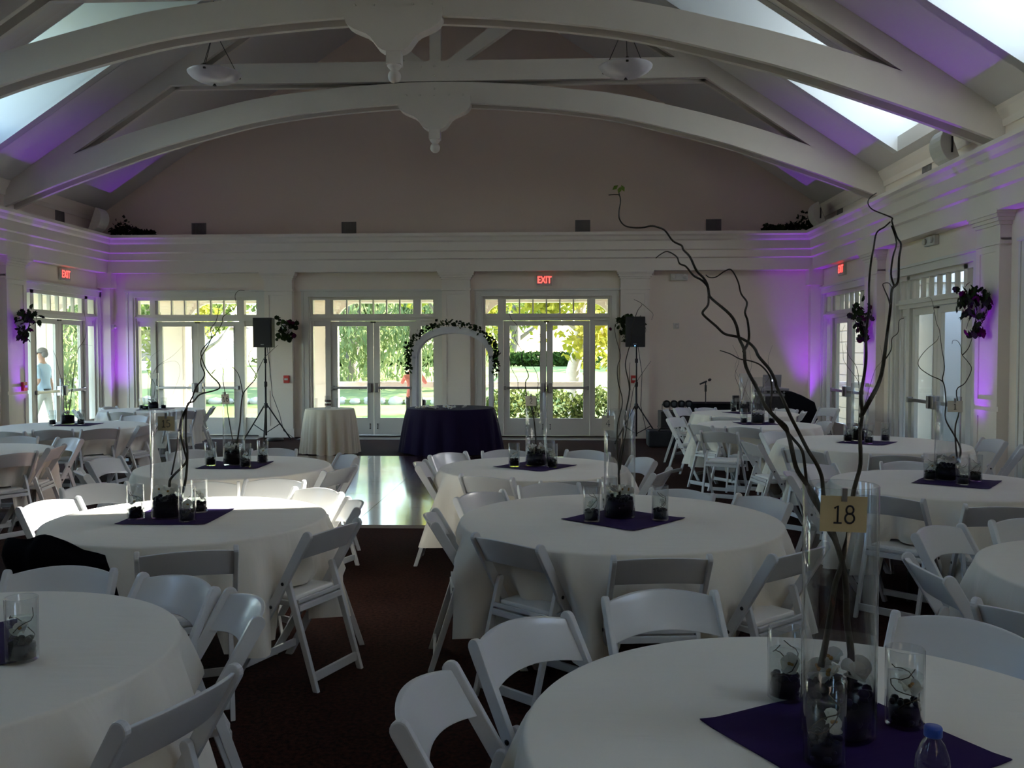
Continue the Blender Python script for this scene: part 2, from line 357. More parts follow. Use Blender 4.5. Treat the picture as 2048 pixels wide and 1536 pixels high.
# sloped ceilings with the dormer openings
DORM_Y0 = [(12.0, 13.65), (8.2, 9.85)]
DX0, DX1 = 3.15, 7.08
for s, nm in ((-1, 'left'), (1, 'right')):
    DORM_Y = DORM_Y0 + ([(4.4, 6.05)] if s < 0 else []) + [(.6, 2.25), (-3.2, -1.55)]  # dormers after the first two are unseen, added for more overhead light
    mb = MB()
    def slab(d0, d1, y0, y1):
        mb.prism([(CX + s * d0, ceil_z(d0)), (CX + s * d1, ceil_z(d1)), (CX + s * d1, ceil_z(d1) + .22), (CX + s * d0, ceil_z(d0) + .22)], 'xz', y0, y1)
    ys = [YF - .3]
    for a, b in sorted(DORM_Y): ys += [a, b]
    ys.append(YG + .25)
    for i in range(0, len(ys), 2): slab(0, HU + .3, ys[i], ys[i + 1])
    for a, b in DORM_Y: slab(0, DX0, a, b); slab(DX1, HU + .3, a, b)
    st(mb.build('ceiling_' + nm, CEIL), '%s slope of the vaulted ceiling' % nm)
    for k, (a, b) in enumerate(DORM_Y):
        d = empty('dormer', (0, 0, 0), kind='structure')
        d['label'] = '%s skylight dormer in the %s ceiling slope' % (('farthest', 'second', 'third', 'fourth', 'fifth')[k], nm)
        XW = HU + .1; ZT = 7.3; ZS, ZH = 5.25, 7.1
        def wing(y0, y1, name):
            MB().prism([(CX + s * DX1, ceil_z(DX1)), (CX + s * (DX0 - .15), ceil_z(DX0 - .15)), (CX + s * (DX0 - .15), ZT + .1), (CX + s * (XW + .2), ZT + .1), (CX + s * (XW + .2), ceil_z(XW)), (CX + s * DX1, ceil_z(DX1) - .0)][:5], 'xz', y0, y1).build(name, DORM, d)
        wing(b - .012, b + .15, 'cheek_wall'); wing(a - .15, a + .012, 'cheek_wall')
        q = sorted((CX + s * (DX0 - .3), CX + s * (XW + .2)))
        MB().box(q[0], q[1], a - .15, b + .15, ZT, ZT + .15).build('dormer_ceiling', DORM, d)
        p0, p1 = sorted((CX + s * XW, CX + s * (XW + .18)))
        mb2 = MB(); mb2.box(p0, p1, a, b, 4.5, ZS).box(p0, p1, a, b, ZH, ZT).box(p0, p1, a, a + .12, ZS, ZH).box(p0, p1, b - .12, b, ZS, ZH)
        mb2.build('window_wall', DORM, d)
        f = MB(); c = (a + b) / 2
        for y in (a + .12, c - .02, b - .16): f.box(p0 + .05, p1 - .05, y, y + .04, ZS, ZH)
        for z in (ZS, (ZS + ZH) / 2, ZH - .04): f.box(p0 + .055, p1 - .055, a + .12, b - .12, z, z + .04)
        f.build('window_frame', FRAME, d)
        MB().box((p0 + p1) / 2 - .003, (p0 + p1) / 2 + .003, a + .12, b - .12, ZS, ZH).build('glass_pane', GLASS, d)
        sl = MB(); pr = [(-.02, 4.62), (.22, 4.62), (.24, 4.70), (.20, 4.74), (.22, 4.80), (.20, 4.86), (-.02, 4.86)]
        sl.prism([(CX + s * (HU + .12 - o), z) for o, z in pr], 'xz', a, b); sl.build('sill_moulding', WHITE, d)
st(MB().box(CX - .12, CX + .12, YF, YG, ceil_z(0) - .2, ceil_z(0) - .02).build('trim_ridge_beam', BEAM))

# entablature and ledge round the room
PRO = [(0, 3.30), (.21, 3.30), (.21, 3.53), (.25, 3.55), (.25, 3.68), (.29, 3.70), (.29, 3.86), (.32, 3.89), (.34, 3.95), (.38, 3.98), (.38, 4.035), (-.14, 4.035), (-.14, 4.0), (0, 4.0)]
st(MB().prism([(XL + o, z) for o, z in PRO], 'xz', YF, YB).build('trim_entablature_left', WHITE), 'stepped white cornice along the left wall')
st(MB().prism([(XR - o, z) for o, z in PRO], 'xz', YF, YB).build('trim_entablature_right', WHITE), 'stepped white cornice along the right wall')
st(MB().prism([(YB - o, z) for o, z in PRO], 'yz', XL, XR).build('trim_entablature_back', WHITE), 'stepped white cornice across the rear wall')
mb = MB()
def skirt(a, b, cs, f):
    x = a
    for c in sorted(cs): f(x, c - 1.43); x = c + 1.43
    f(x, b)
mb = MB(); skirt(XL, XR, BACK_C, lambda p, q: mb.box(p, q, YB - .03, YB, 0, .16)); st(mb.build('baseboard_back', WHITE))
mb = MB(); skirt(YF, YB, SIDE_C, lambda p, q: mb.box(XR - .03, XR, p, q, 0, .16)); st(mb.build('baseboard_right', WHITE))
mb = MB(); skirt(YF, YB, SIDE_C, lambda p, q: mb.box(XL, XL + .03, p, q, 0, .16)); st(mb.build('baseboard_left', WHITE))

# pilasters: local u along the wall, v into the wall (0 = wall face), z up
def pilaster_base():
    r = empty('pilaster', kind='structure'); W = .28
    MB().box(-W, W, -.12, 0, 0, 3.0).build('shaft', WHITE, r)
    p = MB()
    for z0, z1 in ((.16, 1.0), (1.06, 2.92)):
        p.box(-W, -W + .09, -.135, -.12, z0, z1).box(W - .09, W, -.135, -.12, z0, z1)
        p.box(-W + .09, W - .09, -.135, -.12, z0, z0 + .07).box(-W + .09, W - .09, -.135, -.12, z1 - .07, z1)
    p.build('panel_frame', WHITE, r)
    MB().box(-W - .025, W + .025, -.16, 0, 0, .18).build('base', WHITE, r)
    c = MB(); c.box(-W - .015, W + .015, -.14, 0, 2.93, 2.97)
    for o, z0, z1 in ((.0, 2.97, 3.15), (.02, 3.15, 3.19), (.045, 3.19, 3.23), (.07, 3.23, 3.27), (.085, 3.27, 3.32)):
        c.box(-W - o, W + o, -.13 - o, 0, z0, z1)
    c.build('capital', WHITE, r); return r
pil = pilaster_base(); first = True
spots = [((x, YB, 0), 0, 'rear wall pilaster %s' % t) for x, t in zip(PIL_X, ('left of the cream cocktail table', 'behind the garden arch', 'behind the right loudspeaker'))]
for y, t in zip(PIL_Y, ('nearest the rear corner', 'second from the rear corner', 'third from the rear corner', 'fourth from the rear corner', 'fifth from the rear corner')):
    spots += [((XL, y, 0), pi / 2, 'left wall pilaster ' + t), ((XR, y, 0), -pi / 2, 'right wall pilaster ' + t)]
for loc, rz, lb in spots:
    o = pil if first else dup(pil); first = False
    o.location = loc; o.rotation_euler = (0, 0, rz); o['label'] = 'white panelled ' + lb
for s, nm in ((-1, 'left'), (1, 'right')):
    x = CX + s * HW; a, b = sorted((x, x - s * .22)); r = empty('corner_pilaster', kind='structure'); r['label'] = 'slim white pilaster in the rear %s corner' % nm
    MB().box(a, b, YB - .16, YB, 0, 3.0).build('shaft', WHITE, r)
    a2, b2 = sorted((x, x - s * .28)); MB().box(a2, b2, YB - .23, YB, 3.0, 3.32).build('capital', WHITE, r); MB().box(a2, b2, YB - .2, YB, 0, .18).build('base', WHITE, r)

# glazed double door units, local u, v (outward), z
def unit():
    r = empty('door_1', kind='structure')
    c = MB()
    for s in (-1, 1):
        c.box(*sorted((s * 1.29, s * 1.42)), -.03, .0, 0, 2.92); c.box(*sorted((s * 1.39, s * 1.43)), -.045, 0, 0, 2.92)
    c.box(-1.42, 1.42, -.03, 0, 2.82, 2.93).box(-1.45, 1.45, -.06, 0, 2.93, 2.965)
    c.build('casing', FRAME, r)
    f = MB()
    for s in (-1, 1):
        f.box(*sorted((s * 1.26, s * 1.32)), 0, .27, 0, 2.84); f.box(*sorted((s * 1.22, s * 1.27)), .06, .18, 0, 2.82)
        f.box(*sorted((s * .865, s * .97)), .05, .19, 0, 2.82)
        f.box(*sorted((s * .97, s * 1.22)), .09, .15, 0, .38); f.box(*sorted((s * .97, s * 1.22)), .09, .15, 2.235, 2.34)
    f.box(-1.27, 1.27, .05, .19, 2.76, 2.84).box(-1.27, 1.27, .04, .19, 2.34, 2.475).box(-1.27, 1.27, .0, .19, 2.40, 2.43)
    f.box(-.87, -.81, .08, .16, 2.475, 2.76).box(.81, .87, .08, .16, 2.475, 2.76)
    f.build('frame', FRAME, r)
    mu = MB().box(-.014, .014, .085, .15, 2.475, 2.76).build('muntin', FRAME, r, loc=(-.54, 0, 0))
    for k in range(1, 5): inst(mu, r).location = (-.54 + .27 * k, 0, 0)
    gp = MB().box(-.121, .121, .112, .118, 2.475, 2.76).build('transom_pane', GLASS, r, loc=(-.675, 0, 0))
    for k in range(1, 6): inst(gp, r).location = (-.675 + .27 * k, 0, 0)
    for x in (-1.095, 1.095): inst(gp, r).location = (x, 0, 0)
    sg = MB().box(-.125, .125, .112, .118, .38, 2.235).build('sidelight_pane', GLASS, r, loc=(-1.095, 0, 0)); inst(sg, r).location = (1.095, 0, 0)
    MB().box(-1.27, 1.27, .0, .27, 0, .028).build('threshold', DKMETAL, r)
    for s in (-1, 1):
        B = lambda a, b, *z: sorted((s * a, s * b)) + list(z)
        l = MB(); l.box(*B(.004, .13, .095, .14, .035, 2.33)).box(*B(.735, .862, .095, .14, .035, 2.33)).box(*B(.13, .735, .095, .14, 2.235, 2.33)).box(*B(.13, .735, .095, .14, .035, .38))
        l.box(*B(.115, .13, .085, .095, .37, 2.245)).box(*B(.735, .75, .085, .095, .37, 2.245)).box(*B(.115, .75, .085, .095, 2.235, 2.25)).box(*B(.115, .75, .085, .095, .365, .38))
        lf = l.build('door_leaf', FRAME, r)
        MB().box(*B(.13, .735, .114, .120, .38, 2.235)).build('glass_pane', GLASS, lf)
        pb = MB(); pb.box(*B(.09, .84, .02, .06, .965, 1.015)).box(*B(.80, .85, .015, .095, .95, 1.03))
        pb.build('push_bar', METAL, lf, bevel=.006); MB().box(*B(.04, .115, -.005, .095, .90, 1.085)).build('latch_case', METAL, lf, bevel=.01)
        MB().box(*B(.07, .08, .085, .095, .16, .26)).box(*B(.062, .088, .083, .095, .155, .17)).box(*B(.062, .088, .083, .095, .25, .265)).build('foot_bolt', DKMETAL, lf)
        MB().box(*B(.0, .05, .06, .095, 2.30, 2.325)).build('top_catch', DKMETAL, lf)
    return r
un = unit(); k = 1
desc = ['rear double door unit on the left, behind the corner table', 'rear double door unit beside the cocktail table', 'rear double door unit right of the garden arch']
lst = [((x, YB, 0), 0, d) for x, d in zip(BACK_C, desc)]
far = ['nearest the rear corner', 'second from the rear corner', 'third from the rear corner', 'fourth from the rear corner', 'fifth from the rear corner']
lst += [((XL, y, 0), pi / 2, 'left wall double door unit ' + t) for y, t in zip(SIDE_C, far)]
lst += [((XR, y, 0), -pi / 2, 'right wall double door unit ' + t) for y, t in zip(SIDE_C, far)]
for i, (loc, rz, lb) in enumerate(lst):
    o = un if i == 0 else dup(un)
    o.name = 'door_%d' % (i + 1); o.location = loc; o.rotation_euler = (0, 0, rz); o['label'] = 'white ' + lb

# ------------------------------------------------------------------ roof trusses
BOT = [(0, 5.79), (.6, 5.78), (1.4, 5.73), (2.2, 5.65), (3, 5.53), (4.0, 5.29), (4.8, 5.07), (5.6, 4.80), (6.5, 4.48), (7.32, 4.16)]
TOP = [(0, 6.14), (1.4, 6.08), (2.2, 6.0), (3, 5.90), (4.0, 5.67), (4.8, 5.46), (5.65, 5.19), (6.5, 4.87), (7.32, 4.52)]
def smooth_curve(P, x):
    for i in range(len(P) - 1):
        if P[i][0] <= x <= P[i + 1][0]:
            g = lambda j: P[max(0, min(j, len(P) - 1))]
            def sl(j):
                if j == 0: return 0
                a, b = g(j - 1), g(j + 1); return (b[1] - a[1]) / (b[0] - a[0])
            h = P[i + 1][0] - P[i][0]; t = (x - P[i][0]) / h; m0, m1 = sl(i) * h, sl(i + 1) * h
            return (2 * t**3 - 3 * t * t + 1) * P[i][1] + (t**3 - 2 * t * t + t) * m0 + (-2 * t**3 + 3 * t * t) * P[i + 1][1] + (t**3 - t * t) * m1
def arch_mesh(y0, y1, db=0, dt=0):
    n = 48; xs = [-7.32 + 14.64 * i / n for i in range(n + 1)]
    poly = [(x, smooth_curve(BOT, abs(x)) + db) for x in xs] + [(x, smooth_curve(TOP, abs(x)) - dt) for x in reversed(xs)]
    mb = MB(); vs = []; N = n + 1
    for y in (y0, y1):
        for i in range(N): vs.append((xs[i], y, smooth_curve(BOT, abs(xs[i])) + db)); vs.append((xs[i], y, smooth_curve(TOP, abs(xs[i])) - dt))
    fs = []
    for i in range(n):
        a = 2 * i; o = 2 * N
        fs += [(a, a + 2, a + 3, a + 1), (o + a, o + a + 1, o + a + 3, o + a + 2), (a, o + a, o + a + 2, a + 2), (a + 1, a + 3, o + a + 3, o + a + 1)]
    mb.add(vs, fs); return mb
def truss():
    r = empty('roof_truss', kind='structure')
    arch_mesh(0, .07).build('front_arch_plank', BEAM, r); arch_mesh(.28, .35).build('rear_arch_plank', BEAM, r); arch_mesh(.07, .28, .14, .05).build('arch_core', BEAM, r)
    for s in (-1, 1):
        pl = MB(); z = lambda d: ceil_z(d) - .0
        pl.prism([(s * .0, z(0)), (s * 7.3, z(7.3)), (s * 7.3, z(7.3) - .30), (s * 0, z(0) - .32)], 'xz', .02, .09); pl.prism([(0, z(0)), (s * 7.3, z(7.3)), (s * 7.3, z(7.3) - .30), (0, z(0) - .32)], 'xz', .26, .33)
        pl.prism([(0, z(0)), (s * 7.3, z(7.3)), (s * 7.3, z(7.3) - .16), (0, z(0) - .17)], 'xz', .09, .26)
        pl.build('rafter', BEAM, r)
        MB().prism([(s * .12, 6.46), (s * .42, 6.46), (s * 2.30, 7.75), (s * 2.10, 7.95)], 'xz', .11, .24).build('diagonal_strut', BEAM, r)
    MB().box(-4.45, 4.45, .0, .09, 6.15, 6.48).box(-4.45, 4.45, .26, .35, 6.15, 6.48).box(-4.4, 4.4, .09, .26, 6.2, 6.46).build('collar_beam', BEAM, r)
    MB().box(-.09, .09, .10, .25, 6.4, 9.3).build('king_post', BEAM, r)
    half = [(.60, 5.90), (.60, 5.76), (.585, 5.72), (.55, 5.675), (.49, 5.635), (.41, 5.60), (.335, 5.57), (.28, 5.53), (.235, 5.47), (.19, 5.41), (.14, 5.375), (.095, 5.36)]
    MB().prism([(-x, z) for x, z in half] + [(x, z) for x, z in reversed(half)], 'xz', -.035, .165).build('keystone_bracket', BEAM, r)
    fin = MB(); fin.box(-.09, .09, -.025, .155, 5.21, 5.45); M = Matrix.Translation((0, .175, 0)); c = (0, .065, 0)
    fin.lathe([(.085, 5.22), (.09, 5.20), (.07, 5.175), (.045, 5.15), (.05, 5.14)], 16, c)
    fin.ball((0, .065, 5.075), .082, 16); fin.build('drop_finial', BEAM, r)
    bo = MB().lathe([(.018, 0), (.018, .012), (.008, .018)], 8, M=Matrix.Translation((0, -.001, 0)) @ Matrix.Rotation(pi / 2, 4, 'X')).build('bolt', PLAST, r, loc=(0, 0, 6.03))
    for x, z in ((-.47, 5.92), (-.24, 5.92), (0, 5.90), (.24, 5.92), (.47, 5.92), (-.22, 6.39), (0, 6.39), (.22, 6.39), (0, 6.24)): inst(bo, r).location = (x, 0, z)
    return r
tr = truss()
for i, (y, t) in enumerate(((14.7, 'farther'), (10.9, 'nearer'), (7.1, 'overhead'))):
    o = tr if i == 0 else dup(tr); o.location = (CX, y, 0); o['label'] = '%s white arched roof truss with hanging finial' % t
# ------------------------------------------------------------------ outdoors
st(MB().box(-14, 6.5, YB + T, 20.4, -.7, -.02).build('porch_floor', DECK), 'pale concrete porch deck behind the hall')
st(MB().box(-14, XL - T, -6, YB + T, -.7, -.02).build('porch_floor', DECK), 'pale concrete walk along the left side')
st(MB().box(-14, 6.5, YB + T + .02, 20.5, 3.14, 3.3).box(-14, XL - T - .02, 13.6, YB + T + .02, 3.14, 3.3).build('porch_roof', WHITE), 'white porch soffit outside the doors')
st(MB().box(XR + T + .02, 7.15, -6, YB, 3.22, 3.36).build('added_shade_roof', WHITE), 'unseen white roof added to shade the yard outside the right side doors')  # added roof, out of view, cuts the sky light on the block wall
st(MB().box(-14, 6.5, 19.42, 19.78, 2.80, 3.14).box(-14, XL - T - .02, 13.6, 13.85, 2.80, 3.14).build('porch_beam', WHITE), 'white porch header beam')
st(MB().box(-160, 160, -60, 21.3, -.9, -.72).box(-160, -28, 21.3, 160, -.9, -.62).prism([(44, -1.2), (160, -1.2), (160, .75), (60, .75), (44, -.62)], 'yz', -28, -3.0).prism([(21.3, -1.2), (160, -1.2), (160, .75), (60, .75), (25, -.68), (21.3, -.70)], 'yz', -3.0, 160).build('ground', LAWN), 'sunlit lawn around the pond')
tag(MB().box(-28, -3.0, 21.3, 44, -1.0, -.85).build('pond', POND), 'still green pond behind the porch railing', 'pond', kind='structure')
def column():
    r = empty('porch_column', kind='structure'); MB().box(-.26, .26, -.24, .24, -.02, 2.6).build('shaft', WHITE, r)
    p = MB()
    for z0, z1 in ((.15, 1.0), (1.1, 2.45)): p.box(-.20, .20, -.255, -.24, z0, z1)
    p.build('panel', WHITE, r); c = MB()
    for o, z0, z1 in ((.02, 2.5, 2.6), (.05, 2.6, 2.66), (.09, 2.66, 2.72), (.13, 2.72, 2.80)): c.box(-.26 - o, .26 + o, -.24 - o, .24 + o, z0, z1)
    for s in (-1, 1):
        a = [(s * (.26 + .5 * (1 - cos(radians(t)))), 2.3 + .5 * sin(radians(t))) for t in range(0, 91, 15)]
        c.prism([(s * .26, 2.8)] + a, 'xz', -.06, .06)
    c.build('capital', WHITE, r); return r
co = column(); cxs = [-8.36, -5.04, -1.75, 1.55, 4.85, -11.45]
for i, (x, t) in enumerate(zip(cxs, ('behind the left rear doors', 'left of the middle rear doors', 'hidden behind the garden arch pilaster', 'behind the right rear pilaster', 'far right of the porch', 'at the left end of the porch'))):
    o = co if i == 0 else dup(co); o.location = (x, 19.6, 0); o['label'] = 'white porch column ' + t
bal = None
def railing(x0, x1, label):
    global bal
    r = tag(empty('porch_railing', (x0, 19.6, 0)), label, 'railing', 'white railings round the porch'); L = x1 - x0
    MB().box(0, L, -.07, .07, 1.0, 1.055).box(0, L, -.03, .03, .93, 1.0).build('top_rail', WHITE, r); MB().box(0, L, -.03, .03, .17, .25).build('bottom_rail', WHITE, r)
    n = int(L / .117)
    for k in range(n):
        if bal is None: bal = MB().box(-.02, .02, -.02, .02, .24, .94).build('baluster', WHITE, r)
        else: inst(bal, r)
        r.children[-1].location = (L * (k + .5) / n, 0, 0)
railing(-11.2, -8.62, 'white porch railing section at the far left'); railing(-8.1, -5.3, 'white porch railing section behind the left rear doors'); railing(-4.78, -2.02, 'white porch railing section in front of the pond')
railing(-1.48, 1.28, 'white porch railing section in front of the green shrubs'); railing(1.82, 4.58, 'white porch railing section at the right end')

def rv(): return Vector((random.gauss(0, 1), random.gauss(0, 1), random.gauss(0, 1))).normalized()
def leaf_quad(mb, c, s, n=None, up=None, asp=.55, mat=0):
    n = n or rv(); up = up or rv(); a = n.cross(up)
    if a.length < 1e-3: a = n.orthogonal()
    a.normalize(); b = a.cross(n).normalized(); c = Vector(c)
    mb.add([c - b * s * .5, c + a * s * .5 * asp + n * s * .08, c + b * s * .5, c - a * s * .5 * asp + n * s * .08], [(0, 1, 2, 3)], False, mat)
def crown(n, rx, rz, s, seed, clumps=14, droop=False):
    random.seed(seed); mb = MB(); cs = [(rv(), random.uniform(.45, .95)) for _ in range(clumps)]
    for i in range(n):
        d, k = random.choice(cs); p = Vector((d.x * k * rx, d.y * k * rx, d.z * k * rz)) + rv() * random.uniform(.2, 1) * rx * .33
        if droop: p.z -= random.random()**2 * rz * 1.0; leaf_quad(mb, p, s * random.uniform(.8, 1.9), up=Vector((random.gauss(0, .15), random.gauss(0, .15), 1)), asp=.3)
        else: leaf_quad(mb, p, s * random.uniform(.6, 1.3))
    return mb
def tree_mesh(kind):
    if kind == 'willow': return crown(5200, 4.6, 3.6, .42, 3, 22, True), WILL, 'drooping_foliage'
    if kind == 'green': return crown(4200, 4.2, 3.4, .40, 5, 20), GREENL, 'foliage'
    return crown(3600, 4.4, 3.0, .42, 9, 20), YELL, 'foliage'
protos = {}
def tree(kind, x, y, zc, sc, h0, r0, label, lean=0, bark=BARK):
    t = tag(empty(kind + '_tree' if kind != 'green' else 'leafy_tree', (x, y, -.62)), label, 'tree', 'trees beyond the porch')
    if kind not in protos:
        m_, mt, nm = tree_mesh(kind); protos[kind] = m_.build(nm, mt, t, loc=(lean, 0, zc)); protos[kind]['kind'] = 'stuff'; f = protos[kind]
    else: f = inst(protos[kind], t); f.location = (lean, 0, zc)
    f.scale = (sc, sc, sc); f.rotation_euler = (0, 0, random.uniform(0, 6))
    mb = MB(); n = 8; pts = [(lean * (k / n)**1.3 + .08 * sin(k * 1.7) * r0 * 4, .05 * sin(k * 2.1), zc * k / n) for k in range(n + 1)]
    mb.tube(pts, [r0 * (1.25 - .6 * k / n) for k in range(n + 1)], 12)
    for k, a in ((4, .4), (5, 2.6), (6, 4.4), (6, 1.3), (7, 5.4)):
        p = Vector(pts[k]); d = Vector((cos(a), sin(a), .7)); mb.tube([p, p + d * 1.2 * sc, p + d * 2.2 * sc + Vector((0, 0, .5))], [r0 * .5, r0 * .3, r0 * .1], 7)
    mb.build('trunk', bark, t); return t
tree('willow', -11.5, 51, 5.4, 1.05, 0, .35, 'drooping green willow with thin trunk across the pond')
tree('willow', -5.4, 48, 5.3, .7, 0, .25, 'second willow across the pond, right of the first')
tree('willow', -24, 40, 5.0, 1.15, 0, .3, 'willow seen through the left side doors')
tree('green', -15.5, 38, 4.4, .8, 0, .22, 'leafy tree seen through the left rear doors')
tree('green', -38, 68, 6.5, 1.5, 0, .4, 'large leafy tree far left beyond the lawn')
tree('green', -18, 70, 6.5, 1.5, 0, .4, 'large leafy tree far behind the willow')
tree('green', -3, 72, 6.5, 1.6, 0, .4, 'large leafy tree straight behind the pond')
tree('yellow', .55, 27, 4.7, .8, 0, .2, 'mottled sycamore with yellow-green leaves and pale leaning trunk', lean=.5, bark=SYC)
tree('yellow', -3.6, 33, 5.0, .8, 0, .2, 'yellow-green tree left of the sycamore')
tree('yellow', 4.2, 38, 5.0, 1.0, 0, .25, 'yellow-green tree right of the sycamore')
tree('yellow', 12, 66, 7, 1.7, 0, .4, 'yellow-green tree far right beyond the lawn')
tree('green', 26, 60, 7, 1.6, 0, .4, 'leafy tree at the far right of the park')
tree('yellow', -12.5, 30, 5.2, .62, 0, .16, 'small yellow-green tree near the left rear doors')
def bush(x, y, z, r, h, mtl, label, name, n, s, group, cat='shrub', base=None):
    random.seed(int(abs(x * 91 + y * 7))); mb = MB()
    for i in range(n):
        d = rv(); k = random.uniform(.6, 1.0); leaf_quad(mb, (d.x * r * k, d.y * min(r, 1.2) * k, h * .5 + d.z * h * .5 * k), s * random.uniform(.7, 1.3))
    o = mb.build(name, mtl, loc=(x, y, z)); return tag(o, label, cat, group)
for i, (x, wd) in enumerate(((-1.0, 'left of the sycamore trunk'), (0.1, 'below the sycamore trunk'), (1.15, 'behind the right pilaster end'), (2.3, 'second from the right end'), (3.5, 'at the right end of the porch'))):
    bush(x, 21.0, -.72, .78, 1.65, SHRUB, 'glossy green shrub behind the porch railing, ' + wd, 'leafy_shrub', 1500, .13, 'shrubs behind the porch railing')
for i, (x, y, wd) in enumerate(((-17, 62, 'left of the willow'), (-8.5, 62, 'right of the willow'), (-.5, 64, 'seen beside the sycamore'))):
    bush(x, y, .7, 4.2, 1.1, HEDGE, 'dark green hedge across the water, ' + wd, 'hedge', 1500, .4, 'hedges across the pond', 'hedge')
random.seed(21)
rk = MB().ball((0, 0, 0), (.5, .35, .3), 8); rk0 = None
for k in range(32):
    x = -26 + k * .70 + random.uniform(-.1, .1)
    if rk0 is None: o = rk0 = rk.build('shore_rock', ROCK)
    else: o = inst(rk0)
    o.location = (x, 44 + random.uniform(-.2, .2), -.72); s = random.uniform(.6, .85); o.scale = (s, s, s * random.uniform(.8, 1.3)); o.rotation_euler = (0, 0, random.uniform(0, 6))
    tag(o, 'pale rock in the row edging the far pond bank', 'rock', 'rocks along the far pond bank')
# far houses
def house(x, y, wx, h, label, nwin):
    r = tag(empty('house', (x, y, .3 if x > -40 else -.62)), label, 'building', 'far houses'); MB().box(-wx, wx, 0, 6, 0, h).build('wall', HOUSE, r)
    MB().prism([(-wx - .5, h), (wx + .5, h), (0, h + wx * .45)], 'xz', -.4, 6.4).build('roof', ROOF, r)
    for k in range(nwin):
        u = -wx + (k + .5) * 2 * wx / nwin; f = MB().box(u - .7, u + .7, -.06, .02, .8, 2.4).build('window', WHITE, r); MB().box(u - .6, u + .6, -.08, -.06, .9, 1.55).box(u - .6, u + .6, -.08, -.06, 1.65, 2.3).build('pane', DARKG, f)
house(-27, 58, 4.5, 3.2, 'pale house with brown roof seen past the left rear doors', 3); house(-45, 46, 5, 3.4, 'pale house seen through the left side doors', 3)
# right side yard
ww = tag(empty('garden_wall', (8.0, 0, -.72)), 'beige coursed block wall close outside the right side doors', 'wall'); cb = None
for k in range(13):
    if cb is None: b = cb = MB().box(0, .2, -5, 33, .012, .288).build('block_course', STUCCO, ww, bevel=.008)
    else: b = inst(cb, ww)
    b.location = (0, 0, .3 * k)
MB().box(.02, .18, -5, 33, 0, 3.9).build('mortar_core', mat('mortar', (.25, .21, .18), .9), ww)
hb = tag(empty('sun_block_building', (13.5, 4, -.72)), 'tall pale building added to block the sun beyond the beige wall', 'building')  # added tall mass that keeps the sun off the right side doors
MB().box(0, 6, -12, 30, 0, 9.2).build('wall', HOUSE, hb); MB().box(-.4, 6.4, -12.4, 30.4, 9.2, 9.5).build('roof', ROOF, hb)
o = MB().box(7.15, 7.8, 17.1, 18.4, -.72, 3.3).box(7.05, 7.9, 17.0, 18.5, 3.0, 3.3).build('sunlit_wall_block', HOUSE); st(o, 'pale block added for the sunlit part of the wall outside the right doors')  # added pale block in place of the wall's sunlit stretch
# ------------------------------------------------------------------ furniture
# dance floor
df = tag(empty('dance_floor', (-4.82, 8.5, 0)), 'glossy dark wood parquet dance floor in the middle of the hall', 'floor')
fp = None; S6 = 5.78 / 6
for i in range(6):
    for j in range(6):
        if fp is None: p = fp = MB().box(.002, S6 - .002, .002, S6 - .002, 0, .022).build('floor_panel', PARQ, df, bevel=.001, seg=1)
        else: p = inst(fp, df)
        p.location = (i * S6, j * S6, 0)
ed = MB(); L6 = 5.78
for M in (Matrix(), Matrix.Translation((L6, L6, 0)) @ Matrix.Rotation(pi, 4, 'Z'), Matrix.Translation((L6, 0, 0)) @ Matrix.Rotation(pi / 2, 4, 'Z'), Matrix.Translation((0, L6, 0)) @ Matrix.Rotation(-pi / 2, 4, 'Z')):
    ed.prism([(-.05, .001), (0, .001), (0, .022)], 'yz', -.05, L6 + .05, M)
ed.build('edge_ramp', mat('metal_edge', (.45, .40, .33), .35, metal=.6), df)

